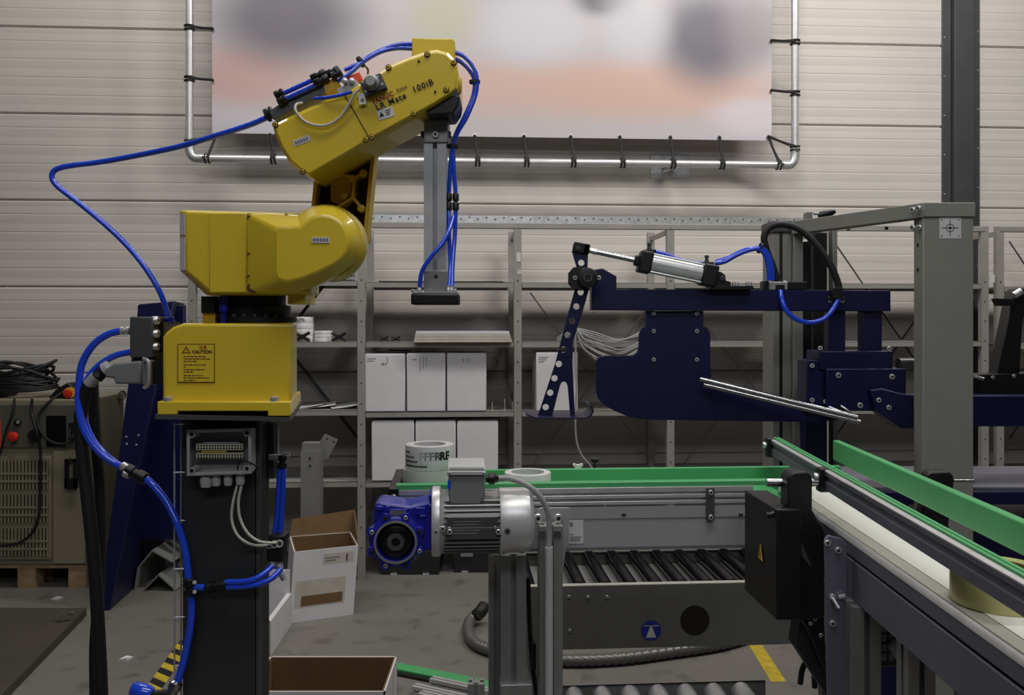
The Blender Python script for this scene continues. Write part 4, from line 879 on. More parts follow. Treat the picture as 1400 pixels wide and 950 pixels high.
tb_ = MB(); tb_.pbox(579.5, 163.6, 612.5, 194.5, TD - 0.004, 0.056); tbk = tb_.build('tool_bracket', 'alu_dull', rob, bevel=0.0015)
bolt(P(595.5, 184, TD - 0.004), (0, -1, 0), 0.007, 'steel', tbk)
for x, s in ((579.5, -1), (612.5, 1)): bolt(P(x, 184, TD + 0.02), (s, 0, 0), 0.007, 'dark_grey_metal', tbk, 0.006)
pa, pb = P(596, 193, TD + 0.0225), P(596, 398, TD + 0.0225)
tslot(pb, pa, 0.0445, (1, 0, 0)).build('tool_post', 'alu', rob)
mb = MB(); mb.pbox(579.5, 370, 612.5, 399, TD - 0.005, 0.0045); g_ = mb.build('post_plate', 'alu_dull', rob, bevel=0.0008)
mb = MB(); mb.lathe(P(596, 378, TD - 0.005), (0, -1, 0), [(0.004, 0), (0.004, 0.0006)], 12); mb.build('hole', 'socket_dark', g_)
mb = MB(); mb.pbox(561.5, 401, 626.5, 416.5, TD - 0.02, 0.075); gp = mb.build('gripper_plate', 'black_plastic', rob, bevel=0.004)
mb = MB(); mb.pbox(563, 399.2, 625, 401, TD - 0.018, 0.071); mb.build('gripper_top', 'steel', gp)
for x in (565, 573, 615, 622): mb = MB(); mb.lathe(P(x, 399.4, TD), Zv, [(0.004, 0), (0.004, 0.005), (0.003, 0.006)], 10); mb.build('screw', 'steel', gp)
for x in (573.5, 613, 617.5): mb = MB(); mb.lathe(P(x, 399.4, TD - 0.01), Zv, [(0.0055, 0), (0.0055, 0.006), (0.0045, 0.008), (0.0045, 0.013)], 12); mb.build('air_port', 'steel', gp)

# ------------------------------------------------------------------ hoses on the robot
hr = 0.0045
def bhose(pts, label, r=hr, sub=8): return hose('air_hose', pts, r, 'hose_blue', label, 'hose', 'blue air hoses')
bhose([P(364, 161, 1.745), P(340, 171, 1.75), P(300, 184, 1.76), P(250, 199, 1.80), P(200, 210, 1.84), P(140, 221, 1.86), P(100, 226, 1.86), P(78, 231, 1.86), P(71, 240, 1.86), P(78, 254, 1.86), P(110, 279, 1.86), P(145, 308, 1.86), P(175, 337, 1.86), P(200, 368, 1.86), P(219, 400, 1.86), P(230, 432, 1.87)], 'blue air hose sweeping in a wide loop left of the robot arm', 0.0058)
bhose([P(168, 452, 1.83), P(148, 457, 1.83), P(128, 471, 1.83), P(113, 495, 1.83), P(108, 525, 1.83), P(108, 560, 1.825), P(117, 592, 1.82), P(135, 617, 1.82), P(155, 632, 1.82), P(172, 640, 1.815)], 'blue air hose from the upper port of the valve block', 0.0075)
bhose([P(180, 481, 1.84), P(158, 486, 1.84), P(136, 499, 1.84), P(120, 518, 1.84), P(114, 545, 1.84), P(116, 575, 1.84), P(126, 600, 1.835), P(142, 620, 1.83), P(160, 634, 1.825), P(174, 645, 1.815)], 'blue air hose from the lower port of the valve block', 0.0068)
bhose([P(198, 653, 1.81), P(213, 667, 1.80), P(230, 690, 1.795), P(243, 718, 1.785), P(253, 752, 1.78), P(258, 790, 1.778)], 'blue air hose crossing the dark navy stand down to the tee fitting', 0.0075)
bhose([P(261, 812, 1.778), P(262, 835, 1.778), P(259, 865, 1.778), P(252, 900, 1.778), P(242, 935, 1.775)], 'blue air hose hanging below the tee fitting on the pedestal', 0.0075)
for i, (a, b) in enumerate((((308, 796), (372, 774)), ((310, 803), (384, 778)))):
    bhose([P(a[0], a[1], 1.775), P((a[0] + b[0]) / 2, a[1] - 2 - i, 1.765), P(b[0] - 14, (a[1] + b[1]) / 2 + 1, 1.77), P(b[0], b[1], 1.79)], ['upper short blue hose across the front of the black pedestal', 'lower short blue hose across the front of the black pedestal'][i], 0.006)
bhose([P(383, 636, 1.845), P(381, 665, 1.845), P(379, 700, 1.845), P(375, 732, 1.84)], 'short upright blue hose right of the pedestal, left of the pair', 0.0055)
bhose([P(388, 636, 1.845), P(387, 665, 1.845), P(385, 700, 1.845), P(383, 732, 1.84)], 'short upright blue hose right of the pedestal, right of the pair', 0.0055)
# forearm to wrist
bhose([P(*c8(700, 225), 1.755), P(488, 88, 1.76), P(505, 77, 1.77), P(525, 67, 1.79), P(545, 61, 1.80), P(565, 60, 1.81)], 'blue air hose over the forearm into the wrist cover, upper one')
bhose([P(*c8(640, 330), 1.74), P(482, 97, 1.75), P(497, 84, 1.76), P(520, 71, 1.78), P(542, 66, 1.80), P(565, 66.5, 1.80)], 'blue air hose over the forearm into the wrist cover, lower one')
bhose([P(*c8(440, 475), 1.70), P(*c8(560, 465), 1.688), P(*c8(680, 440), 1.684), P(*c8(770, 415), 1.683)], 'thin dark blue cable to the connector on the forearm', 0.0036)
hose('signal_cable', [P(*c1(300, 455), 1.72), P(*c1(268, 465), 1.70), P(*c1(265, 500), 1.688), P(*c1(310, 555), 1.686), P(*c1(370, 580), 1.686), P(*c1(440, 580), 1.686), P(*c1(510, 540), 1.686), P(*c1(560, 470), 1.684), P(*c1(600, 400), 1.68), P(*c1(625, 378), 1.68)], 0.0026, 'cable_white', 'thin pale cable drooping in a loop across the forearm', 'cable')
hose('signal_cable', [P(*c8(815, 195), 1.76), P(*c8(870, 190), 1.77), P(*c8(905, 220), 1.78), P(*c8(905, 260), 1.78)], 0.002, 'dark_grey_metal', 'tiny dark cable arch above the orange cap on the forearm', 'cable')
bhose([P(620, 71, 1.80), P(634, 77, 1.80), P(646, 90, 1.80), P(652, 108, 1.80), P(650, 130, 1.80), P(638, 160, 1.795), P(624, 185, 1.79), P(617, 215, 1.785), P(613.5, 265, 1.785)], 'blue air hose bowing out from the wrist cover, outer one')
bhose([P(620, 80, 1.81), P(632, 86, 1.81), P(643, 98, 1.81), P(649, 112, 1.81), P(646, 134, 1.81), P(634, 162, 1.805), P(622, 187, 1.80), P(620, 215, 1.79), P(623, 265, 1.785)], 'blue air hose bowing out from the wrist cover, inner one')
bhose([P(613.5, 287, 1.785), P(614, 320, 1.775), P(615.5, 360, 1.765), P(614, 393, 1.75)], 'blue hose running straight down to the gripper, left strand')
bhose([P(623, 287, 1.785), P(622, 320, 1.78), P(619, 360, 1.765), P(618, 393, 1.75)], 'blue hose running straight down to the gripper, right strand')
bhose([P(620, 296, 1.78), P(613, 318, 1.755), P(603, 335, 1.742), P(588, 353, 1.738), P(577, 371, 1.74), P(573.5, 393, 1.745)], 'blue hose slanting across the gripper post to its left port')
for i, x in enumerate((613.5, 623)):
    c = P(x, 288, 1.785); r = thing('hose_coupling', 'black push-in coupling on the gripper hoses, %s one' % ['left', 'right'][i], 'coupling', c, 'black hose couplings at the gripper')
    for k, (ya, yb) in enumerate(((288, 277), (275, 264))):
        mb = MB(); a, b = P(x, ya, 1.785), P(x, yb, 1.785); mb.lathe(a, b - a, [(0.005, 0), (0.0068, 0.002), (0.0068, 0.014), (0.005, 0.0164)], 14); mb.build('collar', 'black_plastic', r)
    mb = MB(); mb.cyl(P(x, 278, 1.785), P(x, 274, 1.785), 0.004, 10); mb.build('middle', 'dark_grey_metal', r)
    if i: mb = MB(); mb.cyl(P(626, 277, 1.785), P(631, 277, 1.785), 0.003, 8); mb.build('stud', 'steel', r)
mb = MB(); mb.ringlathe(P(649, 112, 1.805), P(650, 130, 1.80) - P(650, 110, 1.80), [(0.009, -0.003), (0.0115, -0.003), (0.0115, 0.003), (0.009, 0.003)], 14); tag(mb.build('cable_tie', 'rubber'), 'black cable tie around the hoses beside the wrist', 'cable tie', 'cable ties')
mb = MB(); mb.ringlathe(P(493, 84.5, 1.765), P(505, 77, 1.77) - P(482, 92, 1.76), [(0.009, -0.003), (0.0118, -0.003), (0.0118, 0.003), (0.009, 0.003)], 14); tag(mb.build('cable_tie', 'rubber'), 'black cable tie around the hoses above the forearm', 'cable tie', 'cable ties')
mb = MB(); mb.cyl(P(610, 200, 1.79), P(621, 200, 1.79), 0.0035, 8); mb.ringlathe(P(619, 200, 1.79), Zv, [(0.0095, -0.003), (0.0122, -0.003), (0.0122, 0.003), (0.0095, 0.003)], 14); tag(mb.build('cable_tie', 'rubber'), 'black clamp tie holding the hoses to the tool bracket', 'cable tie', 'cable ties')
# fittings
def coupling(pts, r, label, m_='black_plastic', extra=()):
    t = thing('air_coupling', label, 'coupling', pts[0], 'black air couplings'); a, b = Vector(pts[0]), Vector(pts[1]); v = (b - a).length
    mb = MB(); mb.lathe(a, b - a, [(r * .8, 0), (r, v * .06), (r, v * .38), (r * .72, v * .42), (r * .72, v * .58), (r, v * .62), (r, v * .94), (r * .8, v)], 14); mb.build('body', m_, t)
    for (p, q, rr, mm) in extra: mb = MB(); mb.cyl(p, q, rr, 12); mb.build('port', mm, t)
    return t
coupling([P(171, 640, 1.815), P(200, 655, 1.81)], 0.013, 'black Y coupling joining two blue hoses over the navy stand', extra=[(P(168, 637, 1.815), P(174, 641, 1.81), 0.0095, 'steel'), (P(170, 646, 1.81), P(177, 649, 1.81), 0.0095, 'steel')])
coupling([P(259, 790, 1.778), P(261, 814, 1.778)], 0.0135, 'black tee coupling on the left edge of the pedestal', extra=[(P(262, 803, 1.778), P(280, 803, 1.778), 0.007, 'hose_blue'), (P(266, 796, 1.765), P(266, 796, 1.758), 0.004, 'steel'), (P(266, 809, 1.765), P(266, 809, 1.758), 0.004, 'steel')])
coupling([P(282, 803, 1.778), P(310, 799, 1.775)], 0.0115, 'black splitter coupling in the middle of the pedestal front')
coupling([P(386, 640, 1.845), P(386, 622, 1.845)], 0.0095, 'black swivel coupling with steel nipple right of the pedestal', extra=[(P(368, 625, 1.845), P(386, 624, 1.845), 0.006, 'light_plastic'), (P(386, 622, 1.845), P(396, 621, 1.845), 0.005, 'steel')])
c = P(376, 770, 1.83); mf = thing('valve_manifold', 'black valve manifold on the right side of the pedestal', 'manifold', c)
mb = MB(); mb.pbox(364, 742, 386, 768, 1.80, 0.04); mb.build('manifold_body', 'black_plastic', mf, bevel=0.003)
mb = MB(); mb.pbox(367, 732, 389, 741.5, 1.81, 0.04); mb.build('top_ports', 'black_plastic', mf, bevel=0.003)
for (x, y) in ((368, 745), (375, 744), (382, 743)): mb = MB(); mb.ringlathe(P(x, y, 1.798), (0.2, -1, 0.1), [(0.005, -0.003), (0.0075, -0.003), (0.0075, 0.003), (0.005, 0.003)], 14); mb.build('cable_plug', 'cable_white', mf)
for (x, y) in ((372, 770), (382, 774)): mb = MB(); mb.lathe(P(x, y - 4, 1.81), Vector((0.2, -0.2, -1)), [(0.007, 0), (0.007, 0.012)], 12); mb.build('port_ring', 'steel', mf)
mb = MB(); mb.lathe(P(384, 780, 1.82), (0.5, 0, -1), [(0.006, 0), (0.009, 0.004), (0.008, 0.02)], 12); mb.build('silencer', 'light_plastic', mf)
hose('signal_cable', [P(324, 664, 1.77), P(318, 690, 1.765), P(317, 712, 1.765), P(325, 732, 1.765), P(340, 743, 1.77), P(356, 746, 1.78), P(370, 744, 1.795)], 0.0028, 'cable_white', 'pale cable looping from the junction box, outer one', 'cable')
hose('signal_cable', [P(330, 664, 1.77), P(326, 685, 1.765), P(328, 708, 1.765), P(338, 728, 1.765), P(352, 739, 1.77), P(366, 742, 1.78), P(378, 742, 1.795)], 0.0028, 'cable_white', 'pale cable looping from the junction box, inner one', 'cable')
# valve block port ring at base and fitting on base top
coupling([P(165, 452, 1.83), P(178, 452, 1.83)], 0.0085, 'steel nipple on the upper left of the valve block', 'steel')
coupling([P(231, 434, 1.87), P(233, 442, 1.87)], 0.010, 'blue hose nipple behind the robot base', 'gear_blue')
# thick black cables down to the floor
hose('power_cable', [P(122, 526, 1.83), P(114, 545, 1.835), P(110, 580, 1.84), P(114, 630, 1.84), P(122, 700, 1.84), P(130, 780, 1.84), P(134, 850, 1.84), P(138, 930, 1.84), P(140, 1010, 1.84), P(142, 1200, 1.84)], 0.0135, 'rubber', 'thick black power cable hanging left of the pedestal, nearer one', 'cable')
hose('power_cable', [P(127, 516, 1.90), P(128, 550, 1.905), P(131, 600, 1.91), P(136, 660, 1.91), P(138, 730, 1.90), P(136, 800, 1.89), P(130, 880, 1.88), P(130, 960, 1.87), P(130, 1200, 1.87)], 0.0115, 'rubber', 'thick black power cable behind the nearer one left of the pedestal', 'cable')
# junction box
jb = thing('junction_box', 'open grey junction box with terminal rows on the black pedestal', 'junction box', P(302, 652, 1.79))
JD = 1.755
def jbx(x0, y0, x1, y1, D, dep, m_, name, par_=None, bev=0.001):
    mb = MB(); mb.pbox(x0, y0, x1, y1, D, dep); return mb.build(name, m_, par_ or jb, bevel=bev)
A = O([(255, 587), (343, 585), (344, 648), (255, 651)], JD); Bk = O([(257, 587), (350, 584), (350, 640), (257, 648)], 1.799)
ins = O([(259.5, 591), (339, 589), (339.5, 643), (259.5, 646)], JD); insb = O([(261, 592), (340, 590), (340, 640), (261, 643)], 1.793)
mb = MB(); mb.loftn([insb, ins, A, Bk]); mb.build('box_shell', 'light_plastic', jb, bevel=0.0015)
mb = MB(); mb.prism(O([(262, 593), (339, 591), (339, 639), (262, 642)], 1.7915), (0, 0.001, 0)); mb.build('mounting_panel', 'machine_grey', jb)
for (x, y) in ((262, 594), (337.5, 592), (262, 643.5), (337.5, 640.5)):
    mb = MB(); mb.lathe(P(x, y, JD) + Vector((0, 0.03, 0)), (0, -1, 0), [(0.007, 0), (0.007, 0.0312)], 16); b_ = mb.build('screw_boss', 'light_plastic', jb)
    mb = MB(); mb.lathe(P(x, y, JD - 0.0012), (0, -1, 0), [(0.0042, 0), (0.0042, 0.0005)], 12); mb.build('screw_hole', 'socket_dark', b_)
for (ya, yb) in ((607, 615.5), (619.5, 627)):
    tr_ = jbx(268, ya, 331, yb, 1.772, 0.016, 'beige_terminal', 'terminal_row')
    g = None
    for k in range(16):
        for rr in (0, 1):
            x = 270 + k * 3.85; y = ya + 2.2 + rr * 3.6; p = P(x + 1, y, 1.7718)
            if g is None: mb = MB(); mb.pbox(x, y - 1.1, x + 2.4, y + 1.3, 1.7716, 0.0006); g = mb.build('terminal_hole', 'socket_dark', tr_); p0 = p
            else: dup(g, tr_, p - p0)
jbx(275, 616.2, 309, 618.8, 1.774, 0.01, 'floor_yellow', 'earth_bar')
jbx(277, 604.5, 327, 606.5, 1.776, 0.01, 'light_plastic', 'marker_strip')
for (x, y, w, rr) in ((282, 654, 8, 0.0125), (296, 653, 5.5, 0.009), (312, 652.5, 5.5, 0.009), (328.5, 651.5, 5.5, 0.009)):
    c = P(x, y - 4, 1.772); mb = MB(); mb.lathe(c, -Zv, [(rr * 0.85, 0), (rr * 0.85, 0.004), (rr, 0.005), (rr, 0.014), (rr * 0.85, 0.019 + rr * 0.3)], 14); mb.build('cable_gland', 'light_plastic', jb)
hose('signal_cable', [P(325, 642, 1.76), P(326, 634, 1.755), P(334, 630, 1.75), P(345, 634, 1.75), P(353, 640, 1.765)], 0.0016, 'rubber', 'thin black wire curling out of the junction box', 'cable')
# wire ladder (cable basket) left of the pedestal
wl = thing('wire_cable_tray', 'thin steel wire cable tray along the left edge of the pedestal', 'cable tray', P(245, 1000, 1.80))
for (x, D_) in ((238.5, 1.80), (247.5, 1.83)):
    p = P(x, 578, D_); mb = MB(); mb.cyl(p, Vector((p.x, p.y, 0.3)), 0.0018, 6); mb.build('long_wire', 'galv', wl)
p = P(238.5, 578, 1.80)
for k in range(14):
    z = P(0, 652 + k * 66 - 72, 1.80).z
    if z < 0.32: break
    mb = MB(); mb.cyl(Vector((p.x - 0.002, 1.80, z)), Vector((p.x + 0.028, 1.802, z + 0.001)), 0.0018, 6); mb.cyl(Vector((p.x + 0.0175, 1.80, z)), Vector((p.x + 0.0175, 1.835, z)), 0.0018, 6); mb.build('cross_wire', 'galv', wl)
# blue quick coupling at the bottom edge
qc = thing('quick_coupling', 'blue quick coupling at the bottom edge left of the pedestal', 'coupling', P(200, 960, 1.77))
mb = MB(); a, b = P(180, 941, 1.77), P(209, 950, 1.77); mb.lathe(a, b - a, [(0.012, 0), (0.015, 0.004), (0.015, 0.012), (0.0165, 0.014), (0.0165, 0.035), (0.013, 0.043)], 18); mb.build('sleeve', 'hose_blue', qc)
mb = MB(); mb.cyl(P(208, 950, 1.77), P(236, 948, 1.77), 0.009, 12); mb.build('body', 'black_plastic', qc)
mb = MB(); a, b = P(243, 931, 1.775), P(232, 952, 1.77); mb.lathe(a, b - a, [(0.008, 0), (0.013, 0.004), (0.013, 0.016), (0.011, 0.018), (0.011, 0.034)], 14); mb.build('nipple', 'chrome', qc)
# ------------------------------------------------------------------ front conveyor
CO = 2.0
fc_ = thing('belt_conveyor', 'aluminium belt conveyor with green guides running across the middle', 'conveyor', PW(800, 752, CO + 0.1) * 1)
def wz(py, off, px=800): return PW(px, py, off).z
def wline(p0, p1, off): a, b = PW(p0, 660, off), PW(p1, 660, off); return Vector((a.x, a.y, 0)), Vector((b.x - a.x, b.y - a.y, 0))
def along(p0, p1, off, prof, name, m_, par_=None, bevel=0):     # prof: (depth from plane, z)
    A, L = wline(p0, p1, off); mb = MB(); q = [A + N * d + Zv * z for d, z in prof]; mb.loft(q, [p + L for p in q]); return mb.build(name, m_, par_ or fc_, bevel=bevel)
zt0 = wz(667, CO); zb0 = wz(692, CO); hh = zt0 - zb0
pf = [(0, 1), (0, .72), (.007, .70), (.007, .60), (0, .58), (0, .40), (.010, .38), (.010, .26), (0, .24), (0, .06), (.004, .04), (.004, 0), (.035, 0), (.035, 1)]
along(545, 1030, CO, [(d, zb0 + hh * f) for d, f in pf], 'side_rail', 'alu', bevel=0.0012)
zbelt = CZ - 0.406
zbf = CZ - 0.425
along(546, 1082, CO + 0.034, [(0, zbf - 0.012), (0.200, zbf - 0.012), (0.200, zbf), (0, zbf)], 'belt', 'guard_green')
along(541, 1076, CO + 0.005, [(0, zt0), (0.028, zt0), (0.028, wz(660.5, CO)), (0.0, wz(660.5, CO))], 'front_guide', 'guard_green', bevel=0.001)
along(541, 1150, CO + 0.235, [(0, zbf - 0.03), (0.015, zbf - 0.03), (0.015, wz(641, CO + 0.235)), (0, wz(641, CO + 0.235))], 'back_guide', 'guard_green', bevel=0.002)
along(546, 1082, CO + 0.25, [(0, zb0), (0.035, zb0), (0.035, zbf), (0, zbf)], 'side_rail', 'alu')
mb = MB(); mb.wbox(531, 668, 545, 686, CO - 0.004, 0.26); ec = mb.build('end_cap', 'black_plastic', fc_, bevel=0.002)
bolt(PW(538, 680, CO - 0.004), -N, 0.0075, 'steel', ec)
mb = MB(); mb.wbox(600, 693, 1030, 709.5, CO + 0.002, 0.004); mb.build('upper_side_plate', 'side_grey', fc_, bevel=0.0008)
mb = MB(); mb.wbox(600, 709.8, 1040, 752, CO + 0.004, 0.004); sp_ = mb.build('lower_side_plate', 'side_grey', fc_, bevel=0.0008)
mb = MB(); mb.wbox(600, 748, 1040, 753, CO + 0.004, 0.03); mb.build('plate_lip', 'machine_grey', fc_)
mb = MB(); mb.wbox(600, 694, 1040, 752, CO + 0.27, 0.004); mb.build('rear_side_plate', 'navy', fc_)
mb = MB(); mb.wbox(966, 667, 977, 711, CO - 0.006, 0.006); cl_ = mb.build('joint_clip', 'dark_grey_metal', fc_, bevel=0.001)
for y in (673, 707): bolt(PW(971.5, y, CO - 0.006), -N, 0.006, 'steel', cl_)
for x in (853, 1013): mb = MB(); mb.wbox(x - 3, 702.5, x + 3, 705, CO + 0.0005, 0.0015); mb.build('rail_mark', 'socket_dark', fc_)
mb = MB(); mb.wbox(777.5, 710.5, 797.5, 743, CO + 0.0025, 0.001); sk_ = mb.build('info_sticker', 'sticker', fc_)
for (x0, y0, x1, y1) in ((779, 714, 783, 719), (779, 730, 784, 731), (779, 733.5, 795, 734.5), (779, 736, 793, 737), (779, 738.5, 794, 739.5)): mb = MB(); mb.wbox(x0, y0, x1, y1, CO + 0.0018, 0.0006); mb.build('print_line', 'ink_pale', sk_)
mb = MB(); mb.wbox(985, 640.5, 990, 641.2, CO + 0.2, 0.001)
# little knob and white clip behind the guide
kb = thing('rail_adjuster', 'small black clamping knob behind the green back guide', 'knob', PW(813, 640, CO + 0.28))
mb = MB(); a = PW(813, 650, CO + 0.28); b = PW(813, 633, CO + 0.28); mb.cyl(a, b, 0.0022, 8); mb.build('stem', 'black_plastic', kb)
mb = MB(); mb.lathe(b, Zv, [(0.004, 0), (0.010, 0.004), (0.012, 0.012), (0.008, 0.014)], 10); mb.build('grip', 'black_plastic', kb)
mb = MB(); mb.wbox(786, 635.5, 795, 641, CO + 0.262, 0.012); mb.wbox(784, 634.5, 787.5, 637.5, CO + 0.262, 0.012); mb.wbox(793.5, 634.5, 797, 637.5, CO + 0.262, 0.012); tag(mb.build('guide_clip', 'white_plastic'), 'small white plastic clip on the back edge of the green guide', 'clip')
# tape rolls on the conveyor
def at_level(px, off, z): p = PW(px, 600, off); return Vector((p.x, p.y, z))
RT = 0.057
c = at_level(585, CO + 0.115, zbf + 0.0004); t1 = tape(c, 0.0605, 0.067, 'white_card', 'tape_clear', 'clear tape roll under the printed one on the conveyor', group='tape rolls on the conveyor')
c = at_level(587.5, CO + 0.115, zbf + 0.0681); r_ = 0.058; t2 = tape(c, r_, 0.056, 'white_card', 'tape_white', 'white printed tape roll on top of the clear roll', group='tape rolls on the conveyor')
def wrap_text(body, ang0, z, size, m_, c, r, parent, bold=0.0):
    cu = bpy.data.curves.new('lettering', 'FONT'); cu.body = body; cu.size = size; cu.extrude = 0.0; cu.offset = bold; cu.resolution_u = 2
    t = bpy.data.objects.new('tmp', cu); COL.objects.link(t); bpy.context.view_layer.update(); me = bpy.data.meshes.new_from_object(t.evaluated_get(DG())); bpy.data.objects.remove(t)
    bm_ = bmesh.new(); bm_.from_mesh(me); bmesh.ops.subdivide_edges(bm_, edges=[e for e in bm_.edges if e.calc_length() > size * 0.4], cuts=2); bm_.to_mesh(me); bm_.free()
    w = WL[parent.name]
    for v in me.vertices:
        a = ang0 + v.co.x / r; v.co = Vector((c.x + math.sin(a) * (r + 0.0004), c.y - math.cos(a) * (r + 0.0004), c.z + z + v.co.y)) - w
    me.materials.clear(); me.materials.append(MATS[m_]); o = bpy.data.objects.new('lettering', me); COL.objects.link(o); o.parent = parent; WL[o.name] = w
wrap_text('RE', 0.50, 0.0255, 0.026, 'ink', c, r_, t2, 0.0012)
for k, (g_, nm) in enumerate((((90, 90, 94), 'ink_g1'), ((130, 130, 134), 'ink_g2'), ((165, 165, 168), 'ink_g3'), ((190, 190, 193), 'ink_g4'))):
    mat(nm, g_, 0.5, var=0); wrap_text('R' if k == 0 else 'F', 0.28 - 0.21 * k, 0.0255, 0.026, nm, c, r_, t2, 0.0008)
for k, (a0, w_) in enumerate(((-1.2, 5), (-1.2, 8), (-1.15, 9), (-1.15, 15))):
    rr = random.Random(k); mb = MB(); a = a0; z = c.z + 0.040 - 0.0105 * k
    while a < a0 + w_ * 0.075:
        da = rr.uniform(0.03, 0.055); q = [(a, z), (a + da, z), (a + da, z + rr.uniform(0.003, 0.0048)), (a, z + rr.uniform(0.003, 0.0048))]
        mb.add([Vector((c.x + math.sin(t) * (r_ + 0.0005), c.y - math.cos(t) * (r_ + 0.0005), zz)) for t, zz in q], [[0, 1, 2, 3]]); a += da + 0.012
    mb.build('print_line', 'ink', t2)
c = at_level(721.5, CO + 0.115, zbf + 0.0004); t3 = tape(c, 0.056, 0.054, 'white_card', 'tape_white', 'single white tape roll lying right of the motor terminal box', group='tape rolls on the conveyor', inner=0.72)
for k in range(9):
    mb = MB(); a = 0.15 + k * 0.09; z = c.z + 0.026 + 0.001 * k; mb.add([Vector((c.x + math.sin(t) * 0.0565, c.y - math.cos(t) * 0.0565, zz)) for t, zz in ((a, z), (a + 0.06, z), (a + 0.06, z + 0.004), (a, z + 0.004))], [[0, 1, 2, 3]]); mb.build('print_mark', 'ink_pale', t3)
# ------------------------------------------------------------------ geared motor
MO = 1.87
mo = thing('geared_motor', 'finned electric motor with blue worm gearbox on the conveyor side', 'motor', PW(620, 752, MO + 0.05))
def mp(px, py, off=MO): return PW(px, py, off)
mr = 43.5 / F * MO
ma = mp(668, 711)
def seg(p0, p1, prof, name, m_, n=40, par_=None, cy=711):
    a, b = mp(p0, cy), mp(p1, cy); a = Vector((a.x, a.y, ma.z)); b = Vector((b.x, b.y, ma.z)); L = (b - a).length; mb = MB(); mb.lathe(a, b - a, [(r * mr, f * L) for r, f in prof], n); return mb.build(name, m_, par_ or mo)
fcv = seg(682, 729, [(0.98, 0), (1.0, 0.03), (1.0, 0.72), (0.96, 0.86), (0.80, 0.97), (0.5, 1.0)], 'fan_cover', 'cast_alu', ang_ if False else 48)
body = seg(606, 684, [(0.86, 0), (0.86, 1)], 'motor_body', 'alu_dull')
L_ = (mp(684, 711) - mp(607, 711)); L_.z = 0; a_ = mp(607, 711); a_ = Vector((a_.x, a_.y, ma.z))
g = None
for k in range(36):
    t = 2 * math.pi * k / 36
    if 0.30 * math.pi < t < 0.70 * math.pi: continue
    d = -N * math.cos(t) + Zv * math.sin(t); e = -N * -math.sin(t) + Zv * math.cos(t)
    mb = MB(); mb.par(a_ + d * mr * 0.84 - e * 0.0012, L_, d * mr * 0.15, e * 0.0024); mb.build('cooling_fin', 'alu_dull', body)
mb = MB(); c = mp(645, 717, MO); q = Vector((c.x, c.y, ma.z)) - N * (mr * 0.985); mb.par(q - U * 0.052 - Zv * 0.022, U * 0.104, N * 0.01, Zv * 0.044); npt = mb.build('name_plate', 'nameplate', mo, bevel=0.0008)
for k in range(5): mb = MB(); mb.par(q - U * 0.040 - Zv * (0.012 - k * 0.006) - N * 0.0005, U * (0.05 + 0.006 * (k % 3)), N * 0.0004, Zv * 0.0018); mb.build('engraved_line', 'ink_pale', npt)
for s in (-1, 1): bolt(q + U * 0.047 * s, -N, 0.003, 'steel', npt)
fl2 = seg(591, 610, [(1.05, 0), (1.08, 0.1), (1.08, 0.55), (0.95, 0.75), (0.9, 1.0)], 'motor_flange', 'cast_alu', par_=mo)
for (x, y) in ((597, 716), (615, 716), (606, 712), (679, 716)):
    c = mp(x, y); bolt(Vector((c.x, c.y, c.z)) - N * (mr * 1.02), -N, 0.006, 'steel', fl2)
mb = MB(); mb.wbox(572, 744, 690, 754, MO - 0.02, 0.09); mb.build('mounting_plate', 'alu_dull', mo, bevel=0.002)
A = [mp(572, 745), mp(590, 735), mp(612, 745)]; mb = MB(); mb.prism([p - N * 0.02 for p in A], N * 0.02); mb.build('gusset', 'alu_dull', mo)
bolt(mp(691, 715) - N * mr * 0.99, -N, 0.006, 'dark_grey_metal', fcv); bolt(mp(601, 744) - N * 0.021, -N, 0.006, 'socket_dark', mo)
# terminal box
tb = MB(); A = [mp(613, 640, MO - 0.05), mp(663, 640, MO - 0.05), mp(663, 678, MO - 0.05), mp(657, 690, MO - 0.05), mp(616, 690, MO - 0.05), mp(613, 678, MO - 0.05)]
tb.prism(A, N * 0.085); tbx = tb.build('terminal_box', 'grey_plastic', mo, bevel=0.003)
lid = MB(); a4 = [mp(611, 650, MO - 0.055), mp(664.5, 650, MO - 0.055), mp(664.5, 644, MO - 0.055), mp(611, 644, MO - 0.055)]; b4 = [p + N * 0.095 for p in a4]
lid.loft(a4, b4); lid.build('box_lid', 'light_plastic', tbx, bevel=0.002)
lt = MB(); q = [p + Zv * 0.0004 for p in (mp(612, 644, MO - 0.05), mp(664, 644, MO - 0.05))]; q2 = [p + N * 0.085 + Zv * 0.010 for p in q]
lt.loft([q[0], q[1], q2[1], q2[0]], [p + Zv * 0.004 for p in (q[0], q[1], q2[1], q2[0])]); lt.build('lid_top', 'light_plastic', tbx, bevel=0.002)
for x in (615, 661): bolt(mp(x, 647, MO - 0.055), -N, 0.003, 'steel', tbx)
mb = MB(); a, b = mp(664, 654, MO - 0.01), mp(681, 654, MO - 0.01); mb.lathe(a, b - a, [(0.009, 0), (0.009, 0.006), (0.0125, 0.007), (0.0125, 0.018), (0.010, 0.02), (0.008, 0.027)], 12); mb.build('cable_gland', 'black_plastic', tbx)
mb = MB(); mb.wbox(612, 657, 616, 668, MO - 0.052, 0.002); mb.build('blue_tab', 'hose_blue', tbx)
